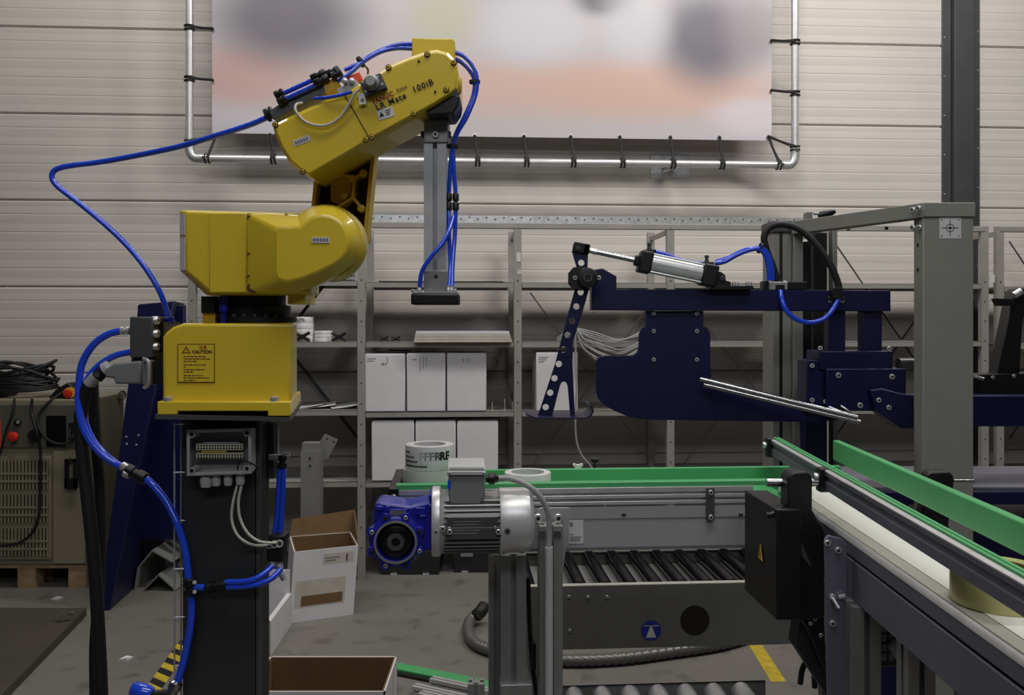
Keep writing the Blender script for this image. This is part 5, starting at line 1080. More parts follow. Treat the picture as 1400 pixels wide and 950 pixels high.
# worm gearbox
gx_ = thing
def gp_(px, py, o=0.0): return PW(px, py, MO - 0.03 + o)
gh = MB(); OUT = [(512, 690), (520, 686), (560, 692), (585, 686), (597, 682), (597, 752), (580, 755), (566, 766), (540, 770), (516, 764), (511, 745), (510, 700)]
gh.prism([gp_(x, y) for x, y in OUT], N * 0.085); gear = gh.build('gearbox_housing', 'gear_blue', mo, bevel=0.006, seg=3)
gcn = gp_(541.5, 738.5)
mb = MB(); mb.lathe(gcn, -N, [(0.058, -0.01), (0.055, 0.004), (0.047, 0.010), (0.047, 0.016), (0.043, 0.016), (0.041, 0.006)], 40); mb.build('output_flange', 'gear_blue', gear)
mb = MB(); mb.ringlathe(gcn - N * 0.016, -N, [(0.040, 0), (0.0445, 0), (0.0445, 0.003), (0.040, 0.003)], 40); mb.build('machined_ring', 'alu_dull', gear)
mb = MB(); mb.lathe(gcn - N * 0.004, -N, [(0.040, 0), (0.036, 0.004), (0.024, 0.006), (0.024, 0.010), (0.014, 0.010)], 32); mb.build('shaft_seal', 'hub_black', gear)
mb = MB(); mb.ringlathe(gcn - N * 0.012, -N, [(0.009, 0), (0.018, 0), (0.018, 0.004), (0.009, 0.004)], 28); mb.build('hollow_shaft', 'nameplate', gear)
for k in range(8):
    t = math.pi * (k / 4 + 0.125); c = gcn + (U * math.cos(t) + Zv * math.sin(t)) * 0.053 - N * 0.004; mb = MB(); mb.lathe(c, -N, [(0.010, -0.004), (0.010, 0.006), (0.008, 0.007)], 14); lg = mb.build('flange_lug', 'gear_blue', gear)
    bolt(c - N * 0.007, -N, 0.0048, 'steel' if k % 2 else 'socket_dark', lg, 0.003)
mb = MB(); q = [gp_(531, 696, -0.006), gp_(557, 696, -0.006), gp_(556, 706, -0.006), gp_(531, 706, -0.006)]; mb.prism(q, N * 0.006); np2 = mb.build('gearbox_plate', 'gear_blue', gear, bevel=0.001)
mb = MB(); q = [gp_(533, 698, -0.0075), gp_(555, 698, -0.0075), gp_(554.5, 704.5, -0.0075), gp_(533, 704.5, -0.0075)]; mb.prism(q, N * 0.0015); mb.build('embossed_panel', 'lavender_grey', np2)
for (x, y, w, h) in ((514, 692, 10, 6), (527, 692, 6, 8), (567, 694, 14, 10), (573, 704, 9, 4), (586, 690, 9, 10)): mb = MB(); mb.prism([gp_(x, y, -0.005), gp_(x + w, y, -0.005), gp_(x + w, y + h, -0.005), gp_(x, y + h, -0.005)], N * 0.007); mb.build('cast_boss', 'gear_blue', gear, bevel=0.0015)
mb = MB(); a = gp_(590, 678, 0.04); mb.lathe(Vector(a), U, [(0.052, 0.0), (0.052, 0.012)], 8) if False else mb.prism([gp_(586, 678, 0), gp_(597, 672, 0), gp_(597, 752, 0), gp_(588, 752, 0)], N * 0.08); mb.build('input_flange', 'gear_blue', gear, bevel=0.003)
# motor cable
hose('motor_cable', [mp(679, 654, MO - 0.01), mp(695, 654, MO - 0.01), mp(712, 659, MO - 0.015), mp(730, 670, MO - 0.02), mp(743, 686, MO - 0.02), mp(750, 705, MO - 0.015), mp(751, 730, MO - 0.01), mp(750.5, 752, MO - 0.01)], 0.0062, 'cable_grey', 'grey motor cable curving from the terminal box into the conduit', 'cable')
# legs of the conveyor
LO_ = 1.915
def leg(px, yt, off, size, name='support_profile'):
    a = PW(px, yt, off); a = Vector((a.x, a.y, a.z)); return tslot(Vector((a.x, a.y, 0.0)), a, size, U).build(name, 'alu_dull', fc_)
leg(701, 755, LO_ + 0.02, 0.055); leg(677, 757, LO_ + 0.085, 0.03, 'rear_support_profile')
leg(752, 716, LO_ - 0.0, 0.05)
mb = MB(); q = [PW(x, y, LO_ + 0.03) for x, y in ((735, 697), (741, 694), (778, 694), (780, 700), (768, 795), (768, 830), (735, 830))]; mb.prism(q, N * 0.006); gu = mb.build('leg_gusset', 'side_grey', fc_, bevel=0.001)
for x in (735.5, 763): bolt(PW(x, 708, LO_ + 0.03), -N, 0.0105, 'steel', gu)
for (x, y) in ((723, 732), (760, 732)): mb = MB(); mb.wbox(737 if x < 740 else 757, 726, 747 if x < 740 else 767, 735, LO_ - 0.028, 0.004); mb.build('slot_nut', 'chrome', fc_)
a = PW(750.5, 748, MO - 0.012); mb = MB(); mb.cyl(Vector((a.x, a.y, 0.05)), a, 0.0085, 14); tag(mb.build('cable_conduit', 'light_plastic'), 'slim pale conduit tube in front of the conveyor leg', 'conduit')
mb = MB(); mb.wbox(684, 936, 728, 952, LO_ - 0.02, 0.1); mb.build('cross_profile', 'alu_dull', fc_, bevel=0.002)
hose('leg_cable', [PW(722, 790, LO_ + 0.07), PW(724, 850, LO_ + 0.07), PW(728, 910, LO_ + 0.07), PW(734, 960, LO_ + 0.07), PW(736, 1100, LO_ + 0.07)], 0.0055, 'rubber', 'black cable running down between the conveyor legs', 'cable')
mb = MB(); mb.wbox(727, 880, 733, 916, LO_ + 0.05, 0.02); mb.build('cable_clamp', 'black_plastic', fc_)
# near profile end at the bottom edge
a = P(651, 931, 1.55); mb = tslot(Vector((a.x, a.y, 0)), a, 0.029, (1, 0, 0)); tag(mb.build('profile_upright', 'alu_dull'), 'upright slotted aluminium profile ending at the bottom edge', 'profile')

# ------------------------------------------------------------------ roller conveyors
def roller_conv(off, dep, ztop, p0, p1, spacing, rr, label, m_roll, side, first, fh=0.2, mside='plate_grey', sink=0.75, lip=0.03, mlip='belt_grey'):
    A, L = wline(p0, p1, off); t = thing('roller_conveyor', label, 'roller conveyor', A + L / 2 + N * dep / 2)
    mb = MB(); mb.par(A + Zv * (ztop - fh), L, N * 0.006, Zv * fh); s1 = mb.build('side_plate', mside, t, bevel=0.001)
    mb = MB(); mb.par(A + Zv * (ztop - 0.004), L, N * lip, Zv * 0.004); mb.build('side_lip', mlip, t)
    mb = MB(); mb.par(A + N * (dep - lip) + Zv * (ztop - 0.004), L, N * lip, Zv * 0.004); mb.build('side_lip', mlip, t)
    mb = MB(); mb.par(A + N * (dep - 0.006) + Zv * (ztop - fh), L, N * 0.006, Zv * fh); mb.build('side_plate', mside, t)
    n = int(L.length / spacing); g = None
    for k in range(n):
        p = A + L.normalized() * (first + k * spacing) + N * (lip + 0.001) + Zv * (ztop - rr * sink)
        if g is None: mb = MB(); mb.cyl(p, p + N * (dep - 2 * lip - 0.002), rr, 18); g = mb.build('roller', m_roll, t); q0 = p
        else: dup(g, t, p - q0)
    for f in (0.04, 0.96):
        for d in (0.0, dep - 0.04):
            mb = MB(); mb.par(A + L * f + N * d, U * 0.04, N * 0.04, Zv * (ztop - fh - 0.001)); mb.build('leg', mside, t)
    return t, s1, A, L
zr = PW(900, 799, 2.9).z
rc1, s1, A, L = roller_conv(2.9, 0.46, zr, 700, 1215, 0.0872, 0.0235, 'dark roller conveyor with grey side plate below the green guides', 'mirror_black', 1, 0.06, zr - PW(900, 885, 2.9).z)
mb = MB(); a = PW(950, 848, 2.9); mb.lathe(a, -N, [(0.05, 0), (0.05, 0.0008)], 32); mb.build('round_opening', 'socket_dark', s1)
a = PW(890, 861.5, 2.9); mb = MB(); mb.lathe(a, -N, [(0.034, 0), (0.034, 0.001)], 32); sg = mb.build('round_sign', 'sign_blue', s1); sg['label'] = 'round blue sticker with white lifting symbol'
mb = MB(); mb.prism([a - N * 0.0015 + U * x + Zv * z for x, z in ((-0.017, -0.024), (0.017, -0.024), (0.003, 0.012), (-0.003, 0.012))], N * 0.0006); mb.build('sign_triangle', 'sticker', sg)
mb = MB(); mb.par(a - N * 0.0015 + U * -0.025 + Zv * 0.014, U * 0.05, N * 0.0006, Zv * 0.002); mb.build('sign_line', 'sticker', sg)
for (x, y) in ((778, 815.5), (804, 816), (830, 816), (779, 862)): bolt(PW(x, y, 2.9), -N, 0.006, 'steel', s1)
mb = MB(); mb.par(A + N * 0.03 + Zv * (zr - 0.055), L, N * 0.40, Zv * 0.004); mb.build('bottom_tray', 'machine_grey', rc1)
mb = MB(); A2, L2 = wline(640, 1100, 3.42); mb.par(A2 + Zv * (zr + 0.02), L2, N * 0.02, Zv * 0.09); mb.build('rear_guide', 'navy', rc1)
z2 = PW(900, 934, 2.13).z
roller_conv(1.70, 0.43, z2, 762, 1150, 0.069, 0.0240, 'pale roller conveyor in the foreground at the bottom edge', 'galv', 1, 0.02, 0.10, sink=0.97, lip=0.006, mlip='plate_grey')

# ------------------------------------------------------------------ right belt conveyor, running towards the camera
S = 0.030
def RX(y, x0): return Vector((x0 + S * y, y, 0))
rcv = thing('belt_conveyor', 'grey belt conveyor at the right running towards the viewer', 'conveyor', (0.75, 1.5, 0))
CVX = 0.578; CY0, CY1 = 0.55, 2.12
def rprof(x0, prof, name, m_, y0=CY0, y1=CY1, par_=None, bevel=0, slope=S):
    mb = MB(); A = [Vector((x0 + slope * y0 + dx, y0, zbelt + z)) for dx, z in prof]; Bq = [Vector((x0 + slope * y1 + dx, y1, zbelt + z)) for dx, z in prof]; mb.loft(A, Bq); return mb.build(name, m_, par_ or rcv, bevel=bevel)
rprof(CVX, [(0.012, -0.008), (0.19, -0.008), (0.19, -0.001), (0.012, -0.001)], 'belt', 'belt_grey')
rprof(CVX, [(0.0, -0.010), (0.002, -0.003), (0.006, 0.0), (0.011, -0.003), (0.012, -0.010)], 'edge_tube', 'alu')
rprof(CVX, [(0.001, -0.034), (0.001, -0.011), (0.02, -0.011), (0.02, -0.034)], 'upper_rail', 'lavender_grey')
rprof(CVX, [(0.007, -0.040), (0.007, -0.034), (0.02, -0.034), (0.02, -0.040)], 'rail_groove', 'black_plastic')
rprof(CVX, [(0.0, -0.112), (0.0, -0.040), (0.006, -0.040), (0.006, -0.112)], 'side_plate', 'lavender_grey', bevel=0.001)
rprof(CVX, [(0.191, -0.112), (0.191, 0.0), (0.198, 0.0), (0.198, -0.112)], 'side_plate', 'lavender_grey')
rprof(CVX, [(0.008, -0.110), (0.185, -0.110), (0.185, -0.104), (0.008, -0.104)], 'return_tray', 'dark_grey_metal')
rprof(CVX, [(0.036, -0.0008), (0.188, -0.0008), (0.188, 0.0004), (0.036, 0.0004)], 'white_belt_band', 'white_plastic')
# rails
h2 = 0.305
def rail(far, near, h, name, parts, extend=1.35):
    yf, yn = h * F / (far[1] - HY), h * F / (near[1] - HY); xf, xn = (far[0] - CX) / F * yf, (near[0] - CX) / F * yn
    sl = (xf - xn) / (yf - yn); x0 = xf - sl * yf
    for prof, nm, m_, bv in parts: rprof(x0, [(dx, z + (CZ - h) - zbelt) for dx, z in prof], nm, m_, y0=0.55, y1=yf, bevel=bv, slope=sl)
    return x0, sl, yf
gs = [(0.0, 0), (0.0, -0.038), (0.015, -0.038), (0.015, 0), (0.009, 0.0), (0.009, -0.003), (0.006, -0.003), (0.006, 0)]
al = [(-0.009, -0.008), (-0.009, -0.015), (-0.005, -0.016), (-0.005, -0.027), (-0.009, -0.028), (-0.009, -0.044), (-0.001, -0.044), (-0.001, -0.008)]
xL, sL, yL = rail((1057, 597.4), (1400, 786.7), h2, 'left', [(gs, 'left_guide_strip', 'guard_green', 0.0006), (al, 'left_guide_rail', 'lavender_grey', 0), ([(-0.0095, -0.0055), (-0.0095, -0.0078), (-0.001, -0.0078), (-0.001, -0.0035), (-0.006, -0.0035)], 'rail_edge', 'alu', 0)])
gs2 = [(0.0, 0), (0.0, -0.050), (0.018, -0.050), (0.018, 0)]
xR, sR, yR = rail((1138.5, 601.5), (1400, 715.0), h2, 'right', [(gs2, 'right_guide_strip', 'guard_green', 0.003)])
zr2 = CZ - h2
for yy_ in (yL - 0.005, 1.80):
    x = xL + sL * yy_; mb = MB(); mb.box(x - 0.020, x - 0.002 + 0.004, yy_ - 0.013, yy_ + 0.013, zr2 - 0.050, zr2 - 0.001); ck = mb.build('rail_clamp', 'black_plastic', rcv, bevel=0.003)
    bolt((x - 0.020, yy_, zr2 - 0.02), (-1, 0, 0), 0.008, 'steel', ck, 0.008)
# rod and black bracket
y = 1.80; x = xL + sL * y
mb = MB(); zc_ = P(0, 659.5, y).z; mb.cyl((P(1048, 660, y).x, y, zc_), (x - 0.02, y, zc_), 0.0085, 14); mb.build('guide_rod', 'chrome', rcv)
bkx0, bkx1 = P(1077, 0, 1.77).x, P(1111, 0, 1.77).x
pts = [(1077, 655), (1081, 648), (1087, 645), (1103, 645), (1109, 649), (1111, 656), (1111, 697), (1127, 726), (1128, 775), (1128, 845), (1093, 850), (1077, 760)]
mb = MB(); mb.prism(O(pts, 1.765), (0.0, 0.05, 0)); bkt = mb.build('guide_bracket', 'black_plastic', rcv, bevel=0.004)
mb = MB(); mb.tube([P(1078, 690, 1.79), P(1068, 695, 1.77), P(1056, 703, 1.765), P(1048, 704, 1.765)], 0.006, 8, 5); mb.build('clamp_lever', 'black_plastic', bkt)
mb = MB(); mb.prism(O([(1095, 738), (1110, 776), (1096, 760)], 1.7635), (0, 0.0015, 0)); mb.build('sticker', 'nameplate', bkt)
# drive box
X1 = 0.527; X2 = 0.578
zT, zB = P(0, 696, 1.75).z, P(0, 848, 1.75).z
dbx = thing('drive_box', 'black drive housing hanging on the left side of the right conveyor', 'drive housing', (X1 + 0.02, 1.85, zB))
mb = MB(); q = [Vector((X1, 1.75, zB)), Vector((X1, 1.75, zT)), Vector((X1 - 0.012, 1.945, zT)), Vector((X1 - 0.012, 1.945, zB))]; mb.prism(q, (X2 - X1, 0, 0)); hb = mb.build('housing', 'black_plastic', dbx, bevel=0.003)
mb = MB(); yc = 1.84; zc = (zT + zB) / 2 + 0.0; mb.prism([Vector((X1 - 0.0075, yc - 0.02, zc - 0.012)), Vector((X1 - 0.0068, yc + 0.01, zc - 0.012)), Vector((X1 - 0.0072, yc - 0.005, zc + 0.02))], (-0.0012, 0, 0)); st2 = mb.build('warning_sticker', 'floor_yellow', hb); st2['label'] = 'yellow triangular warning sticker'
mb = MB(); mb.prism([Vector((X1 - 0.009, yc - 0.009, zc - 0.006)), Vector((X1 - 0.009, yc - 0.003, zc - 0.006)), Vector((X1 - 0.009, yc - 0.006, zc + 0.01))], (-0.0003, 0, 0)); mb.build('bolt_symbol', 'ink', st2)
# end bracket and legs
y = 1.70; xb_ = CVX + S * y - 0.004
mb = MB(); q = O([(1128, 738), (1133, 732), (1152, 737), (1158, 745), (1158, 955), (1140, 1000), (1133, 1000)], 1.62); mb.prism(q, (0.0, 0.008, 0)); eb = mb.build('end_bracket', 'lavender_grey', rcv, bevel=0.001)
for (x, y) in ((1131, 742), (1145.5, 752), (1138, 816), (1138, 852)): bolt(P(x, y, 1.62), (0, -1, 0), 0.0062, 'steel', eb)
mb = MB(); mb.cyl(P(1138, 817, 1.615), P(1147, 832, 1.60), 0.003, 8); mb.build('t_handle', 'steel', eb)
mb = MB(); mb.cyl(P(1147, 816, 1.615), P(1156, 814, 1.61), 0.004, 8); mb.build('t_handle', 'steel', eb)
def rleg(px, D, size=0.045): a = P(px, 0, D); tslot(Vector((a.x, D, 0)), Vector((a.x, D, zbelt - 0.113)), size, (1, 0, 0)).build('leg', 'alu_dull', rcv)
rleg(1178, 1.60, 0.050); rleg(1252, 1.44, 0.044); rleg(1330, 1.55, 0.045)
mb = MB(); a = P(1212, 872, 1.75); mb.box(a.x - 0.03, a.x + 0.03, 1.75, 1.80, a.z - 0.06, a.z + 0.05); gm = mb.build('fan_housing', 'black_plastic', rcv, bevel=0.006)
for i in range(4):
    for j in range(5): mb = MB(); xx, zz = a.x - 0.024 + i * 0.014, a.z - 0.045 + j * 0.019; mb.box(xx, xx + 0.010, 1.7485, 1.7502, zz, zz + 0.014); mb.build('grille_opening', 'machine_grey', gm)
mb = MB(); mb.lathe(P(1220, 893, 1.74), (1, 0, 0.6), [(0.016, 0), (0.02, 0.01), (0.02, 0.03)], 18); mb.build('motor_end', 'alu', rcv)
mb = MB(); q = O([(1088, 885), (1094, 846), (1128, 880), (1136, 950), (1130, 950)], 1.80); mb.prism(q, (0, 0.05, 0)); mb.build('drive_frame', 'black_paint', rcv)
for (x, y) in ((1100, 818), (1108, 852), (1114, 846), (1122, 868), (1131, 897), (1132, 910)): bolt(P(x, y, 1.77), (0, -1, 0), 0.004, 'steel', rcv)
mb = MB(); mb.prism(O([(1094, 812), (1126, 800), (1130, 925), (1112, 880), (1098, 850)], 1.775), (0, 0.06, 0)); mb.build('chain_guard', 'black_plastic', rcv, bevel=0.003)
hose('drive_cable', [P(1094, 935, 1.9), P(1097, 915, 1.9), P(1104, 905, 1.9), P(1112, 915, 1.9), P(1114, 940, 1.9)], 0.006, 'rubber', 'black cable loop below the chain guard of the right conveyor', 'cable')
# yellow tape roll on the right conveyor
c = Vector((0.697, 1.254, zbelt + 0.0008)); tape(c, 0.065, 0.050, 'cardboard', 'tape_yellow', 'yellowish tape roll standing on the right conveyor between the rails', inner=0.6)
# black bracket behind the right rail
mb = MB(); mb.prism(O([(1266, 668), (1266, 650), (1272, 645), (1298, 645), (1304, 651), (1304, 676), (1296, 724), (1258, 708)], 1.88), (0.01, 0.045, 0)); rb_ = mb.build('rail_bracket', 'black_plastic', rcv, bevel=0.004)
mb = MB(); mb.cyl(P(1304, 657.5, 1.90), P(1331, 657.5, 1.90), 0.0035, 10); mb.build('rod', 'chrome', rb_)
mb = MB(); mb.prism(O([(1260, 700), (1298, 720), (1240, 790), (1206, 790)], 1.90), (0.01, 0.03, 0)); mb.build('bracket_foot', 'black_plastic', rb_)
# ------------------------------------------------------------------ grey gantry with lift column
GD = 2.75
ga = thing('gantry_frame', 'grey steel gantry post and beam of the packing machine', 'gantry', (1.36, 2.85, 0))
mb = MB(); x0, x1 = P(1262, 0, GD).x, P(1331, 0, GD).x; zt = P(0, 297, GD).z
mb.loft([Vector((x0, GD, 0)), Vector((x1, GD, 0)), Vector((x1, GD + 0.065, 0)), Vector((x0, GD + 0.065, 0))], [Vector((x0, GD, zt)), Vector((x1, GD, zt)), Vector((x1, GD + 0.065, zt)), Vector((x0, GD + 0.065, zt))]); gpost = mb.build('front_post', 'gantry_grey', ga, bevel=0.003)
zc = P(0, 277, GD).z
mb = MB(); mb.box(x0 - 0.001, x1 + 0.004, GD - 0.006, GD + 0.075, zt + 0.0005, zc); mb.build('post_cap', 'gantry_grey', ga, bevel=0.003)
n_ = [P(1250, 278, GD + 0.07), P(1262, 276.5, GD - 0.004), P(1262, 297, GD - 0.004), P(1250, 298, GD + 0.07)]
q0 = [P(1262, 277, GD - 0.004), P(1262, 297, GD - 0.004)]; q1 = [P(1082, 302.5, 3.34), P(1082, 320, 3.34)]
v = Vector((0.045, 0.02, 0)); mb = MB(); mb.loft([q0[0], q0[1], q0[1] + v, q0[0] + v], [q1[0], q1[1], q1[1] + v, q1[0] + v]); bm2 = mb.build('top_beam', 'gantry_grey', ga, bevel=0.002)
for (x, y, D_) in ((1249, 287, GD + 0.02), (1257, 285, GD + 0.0), (1249, 311, GD + 0.03), (1258, 311, GD + 0.02)): bolt(P(x, y, D_), (-0.9, -0.4, 0), 0.009, 'steel', ga, 0.008)
for (x, y) in ((1252, 335), (1252, 369)): mb = MB(); mb.lathe(Vector((x0, GD + 0.035, P(0, y, GD + 0.035).z)), (-1, 0, 0), [(0.007, 0), (0.007, 0.0008)], 12); mb.build('hole', 'socket_dark', gpost)
for (x, y) in ((1160, 311), (1212, 310)): mb = MB(); mb.cyl(P(x, y, 2.95), P(x, y + 4, 2.95), 0.006, 8); mb.build('beam_screw', 'dark_grey_metal', ga)
# target sticker
mb = MB(); mb.pbox(1284.5, 297.5, 1314, 326, GD - 0.001, 0.001); ts = mb.build('target_sticker', 'sticker', ga); ts['label'] = 'white square sticker with black crosshair target'
tc_ = P(1299, 311.5, GD - 0.0014)
for r_ in (0.013, 0.0045): mb = MB(); mb.ringlathe(tc_, (0, -1, 0), [(r_ - 0.0018, 0), (r_, 0), (r_, 0.0003), (r_ - 0.0018, 0.0003)], 28); mb.build('target_ring', 'ink', ts)
mb = MB(); mb.box(tc_.x - 0.026, tc_.x + 0.026, tc_.y - 0.0004, tc_.y, tc_.z - 0.0009, tc_.z + 0.0009); mb.box(tc_.x - 0.0009, tc_.x + 0.0009, tc_.y - 0.0004, tc_.y, tc_.z - 0.026, tc_.z + 0.026); mb.build('crosshair', 'ink', ts)
for sx in (-1, 1):
    for sz_ in (-1, 1): mb = MB(); cx2, cz2 = tc_.x + sx * 0.028, tc_.z + sz_ * 0.027; mb.prism([Vector((cx2, tc_.y, cz2)), Vector((cx2 - sx * 0.005, tc_.y, cz2)), Vector((cx2, tc_.y, cz2 - sz_ * 0.005))], (0, -0.0004, 0)); mb.build('corner_mark', 'ink', ts)
# rear lift column
RD = 3.34
def rbx(xa, ya, xb, yb, D, dep, m_, name, floor=True, bev=0.002):
    mb = MB(); a = P(xa, ya, D); b = P(xb, yb, D); mb.box(a.x, b.x, D, D + dep, 0.62 if floor else b.z, a.z); return mb.build(name, m_, ga, bevel=bev)
rbx(1057, 303, 1084, 700, RD + 0.03, 0.14, 'gantry_grey', 'rear_post')
rbx(1066, 316, 1070, 700, RD + 0.026, 0.006, 'black_plastic', 'guide_slot')
rbx(1085, 306, 1098, 700, RD, 0.16, 'gantry_grey', 'rear_post_flange')
rbx(1098.5, 330, 1108, 700, RD + 0.06, 0.06, 'black_plastic', 'guide_rail')
a = P(1110.5, 330, RD + 0.05); mb = MB(); mb.cyl(Vector((a.x, a.y, 0.6)), a, 0.0055, 12); mb.build('guide_shaft', 'chrome', ga)
rbx(1113, 318, 1131, 700, RD + 0.05, 0.08, 'black_plastic', 'lift_drive_cover')
rbx(1139, 314, 1145, 700, RD + 0.02, 0.05, 'gantry_grey', 'slim_post')
rbx(1056, 302, 1085, 317, RD + 0.02, 0.15, 'dark_grey_metal', 'post_top', False)
a = P(1103, 300, RD + 0.05); mb = MB(); mb.box(a.x, a.x + 0.022, RD + 0.05, RD + 0.09, P(0, 312, RD).z, P(0, 288, RD).z); mb.build('top_stop', 'gantry_grey', ga)
mb = MB(); mb.cyl(P(1112, 292, RD + 0.06), P(1125, 292, RD + 0.06), 0.006, 8); mb.build('stop_pin', 'steel', ga)
mb = MB(); a, b = P(1119, 295, RD + 0.06), P(1142, 289, RD + 0.06); mb.lathe(a, b - a, [(0.010, 0), (0.015, 0.008), (0.013, 0.05), (0.008, 0.066)], 12); mb.build('stop_grip', 'black_plastic', ga)
# ------------------------------------------------------------------ navy plunger arm
BD = 3.0
na = thing('plunger_arm', 'dark navy horizontal machine arm with bolted plate and chrome rod', 'machine arm', P(900, 575, BD + 0.05))
def c3(x, y): return (700 + x / 3.392, 320 + y / 3.392)
mb = MB(); mb.prism(O([(809, 369), (824, 366.5), (843, 377.5), (843, 395), (1218, 397), (1218, 425.5), (809, 424)], BD), (0, 0.08, 0)); nbm = mb.build('arm_beam', 'navy', na, bevel=0.003)
pl = [(620, 356), (620, 425), (600, 440), (589, 465), (588, 525), (580, 550), (560, 562), (430, 563), (400, 572), (388, 600), (388, 720), (398, 760), (430, 795), (480, 822), (545, 848), (600, 858)]
pl = [c3(*p) for p in pl] + [(890, 574), (1118, 577), (1165, 572), (1150, 562), (1060, 541), (972, 517)] + [c3(920, 600), c3(920, 465), c3(910, 440), c3(888, 425), c3(888, 356)]
mb = MB(); mb.prism(O(pl, BD + 0.02), (0, 0.012, 0)); npl = mb.build('pusher_plate', 'navy', na, bevel=0.0015)
for p in ((657, 368), (857, 368), (657, 450), (857, 450), (657, 582), (857, 582)): bolt(P(*c3(*p), BD + 0.02), (0, -1, 0), 0.0074, 'steel', npl)
for x in (657, 857): mb = MB(); mb.prism(O([c3(x - 5, 604), c3(x + 5, 604), c3(x + 5, 626), c3(x - 5, 626)], BD + 0.0188), (0, 0.0012, 0)); mb.build('slot', 'socket_dark', npl)
bolt(P(812, 426, BD + 0.01), (0, 0, -1), 0.008, 'steel', nbm)
for (a, b, r_, D0, D1) in (((957, 518), (1172, 571), 0.0088, 2.96, 2.86), ((962, 526), (1176, 577), 0.0075, 3.0, 2.90)):
    mb = MB(); mb.cyl(P(*a, D0), P(*b, D1), r_, 14); mb.build('chrome_rod', 'chrome', na)
for xa, xb in ((1133, 1156), (1180, 1206)): mb = MB(); mb.pbox(xa, 425, xb, 482, BD + 0.02, 0.05); mb.build('hanger', 'navy', na, bevel=0.002)
mb = MB(); mb.pbox(1120, 480, 1221, 505, BD - 0.03, 0.13); mb.build('upper_bracket', 'navy', na, bevel=0.003)
mb = MB(); mb.pbox(1130, 504, 1239, 562, BD - 0.05, 0.1); ub = mb.build('side_bracket', 'navy', na, bevel=0.003)
for (x, y) in ((1146, 513), (1219, 515), (1175.5, 554)): bolt(P(x, y, BD - 0.05), (0, -1, 0), 0.0095, 'steel', ub)
for (x, y) in ((1121, 476), (1215, 477), (1110, 500), (1110, 547), (1128, 549)): bolt(P(x, y, BD - 0.032), (0, -1, 0.2), 0.008, 'steel', na)
mb = MB(); mb.pbox(1103, 492, 1131, 560, BD - 0.02, 0.10); mb.build('carriage', 'navy', na, bevel=0.003)
mb = MB(); mb.prism(O([(1100, 560), (1131, 560), (1131, 690), (1104, 690)], RD - 0.06), (0, 0.08, 0)); mb.build('carriage_column', 'navy', na, bevel=0.003)
mb = MB(); mb.prism(O([(1190, 533), (1206, 531), (1232, 538), (1260, 541), (1260, 586), (1232, 586), (1210, 570), (1197, 560)], BD - 0.075), (0, 0.07, 0)); lb_ = mb.build('lower_bracket', 'navy', na, bevel=0.004)
for (x, y) in ((1201, 547), (1215, 557)): bolt(P(x, y, BD - 0.076), (0, -1, 0), 0.0085, 'steel', lb_)
mb = MB(); a = P(1228, 497, BD); mb.cyl(a, a + Vector((0.12, 0.02, 0)), 0.019, 16); mb.build('roller_bushing', 'nameplate', na)
mb = MB(); mb.pbox(1225, 541, 1520, 583, BD + 0.0, 0.08); mb.build('cross_beam', 'navy', na, bevel=0.003)
mb = MB(); mb.tube([P(1133, 556, 2.93), P(1150, 563, 2.92), P(1165, 570, 2.91), P(1160, 562, 2.93), P(1150, 555, 2.95)], 0.005, 8, 6); mb.build('spring_clip', 'chrome', na)
# lever
LD = 2.96
lv = thing('lever_arm', 'dark navy perforated lever with curved foot on the arm end', 'lever', P(765, 573, LD))
s = LD / F
def lr(x, y): px, py = c3(x, y); return ((px - 785) * s, -(py - 340) * s)
out = [(285, 58), (330, 55), (352, 95), (350, 150), (360, 200), (353, 270), (330, 350), (282, 500), (280, 600), (292, 848), (270, 848), (258, 705), (251, 688), (240, 683), (229, 688), (222, 703), (185, 848), (118, 848), (200, 600), (262, 360), (290, 262), (291, 200), (298, 150), (279, 85)]
holes = [(321, 133), (318, 269), (298, 336), (278, 402), (258, 468), (238, 535), (217, 602), (197, 668), (177, 735), (156, 802)]
plate('lever_plate', 'navy', [lr(*p) for p in out], [lr(x, y) + (15.0 / 3.392 * s,) for x, y in holes], 0.012, P(785, 340, LD), (1, 0, 0), (0, 0, 1), lv)
prof = [c3(*p) for p in ((62, 838), (110, 857), (345, 857), (370, 843), (381, 822), (375, 803), (358, 793))]
prof_in = [c3(*p) for p in ((64, 832), (111, 850), (343, 850), (364, 838), (373, 822), (369, 808), (355, 799))]
mb = MB(); mb.prism(O(prof + prof_in[::-1], LD - 0.07), (0, 0.16, 0)); mb.build('curved_foot', 'navy', lv, bevel=0.001)
oc_ = [(262, 180), (285, 153), (325, 153), (345, 175), (345, 232), (322, 256), (285, 256), (262, 230)]
mb = MB(); mb.prism(O([c3(*p) for p in oc_], LD - 0.035), (0, 0.028, 0)); pb_ = mb.build('pivot_block', 'black_plastic', lv, bevel=0.002)
c = P(*c3(350, 202), LD - 0.045); mb = MB(); mb.lathe(c, (0, -1, 0), [(0.034, -0.03), (0.034, 0.0), (0.031, 0.006), (0.018, 0.008)], 28); pw = mb.build('pivot_bearing', 'black_plastic', lv)
mb = MB(); mb.ringlathe(c - Vector((0, 0.008, 0)), (0, -1, 0), [(0.010, 0), (0.015, 0), (0.015, 0.004), (0.010, 0.004)], 20); mb.build('pivot_shaft', 'nameplate', pw)
mb = MB(); mb.cyl(c, c + Vector((0, 0.12, 0)), 0.012, 14); mb.build('pivot_axle', 'steel', lv)
for p in ((293, 203), (402, 203)): bolt(P(*c3(*p), LD - 0.035), (0, -1, 0), 0.008, 'steel', lv)
mb = MB(); mb.prism(O([c3(345, 178), c3(395, 175), c3(420, 203), c3(395, 230), c3(345, 232)], LD - 0.034), (0, 0.03, 0)); mb.build('bearing_ear', 'black_plastic', lv)
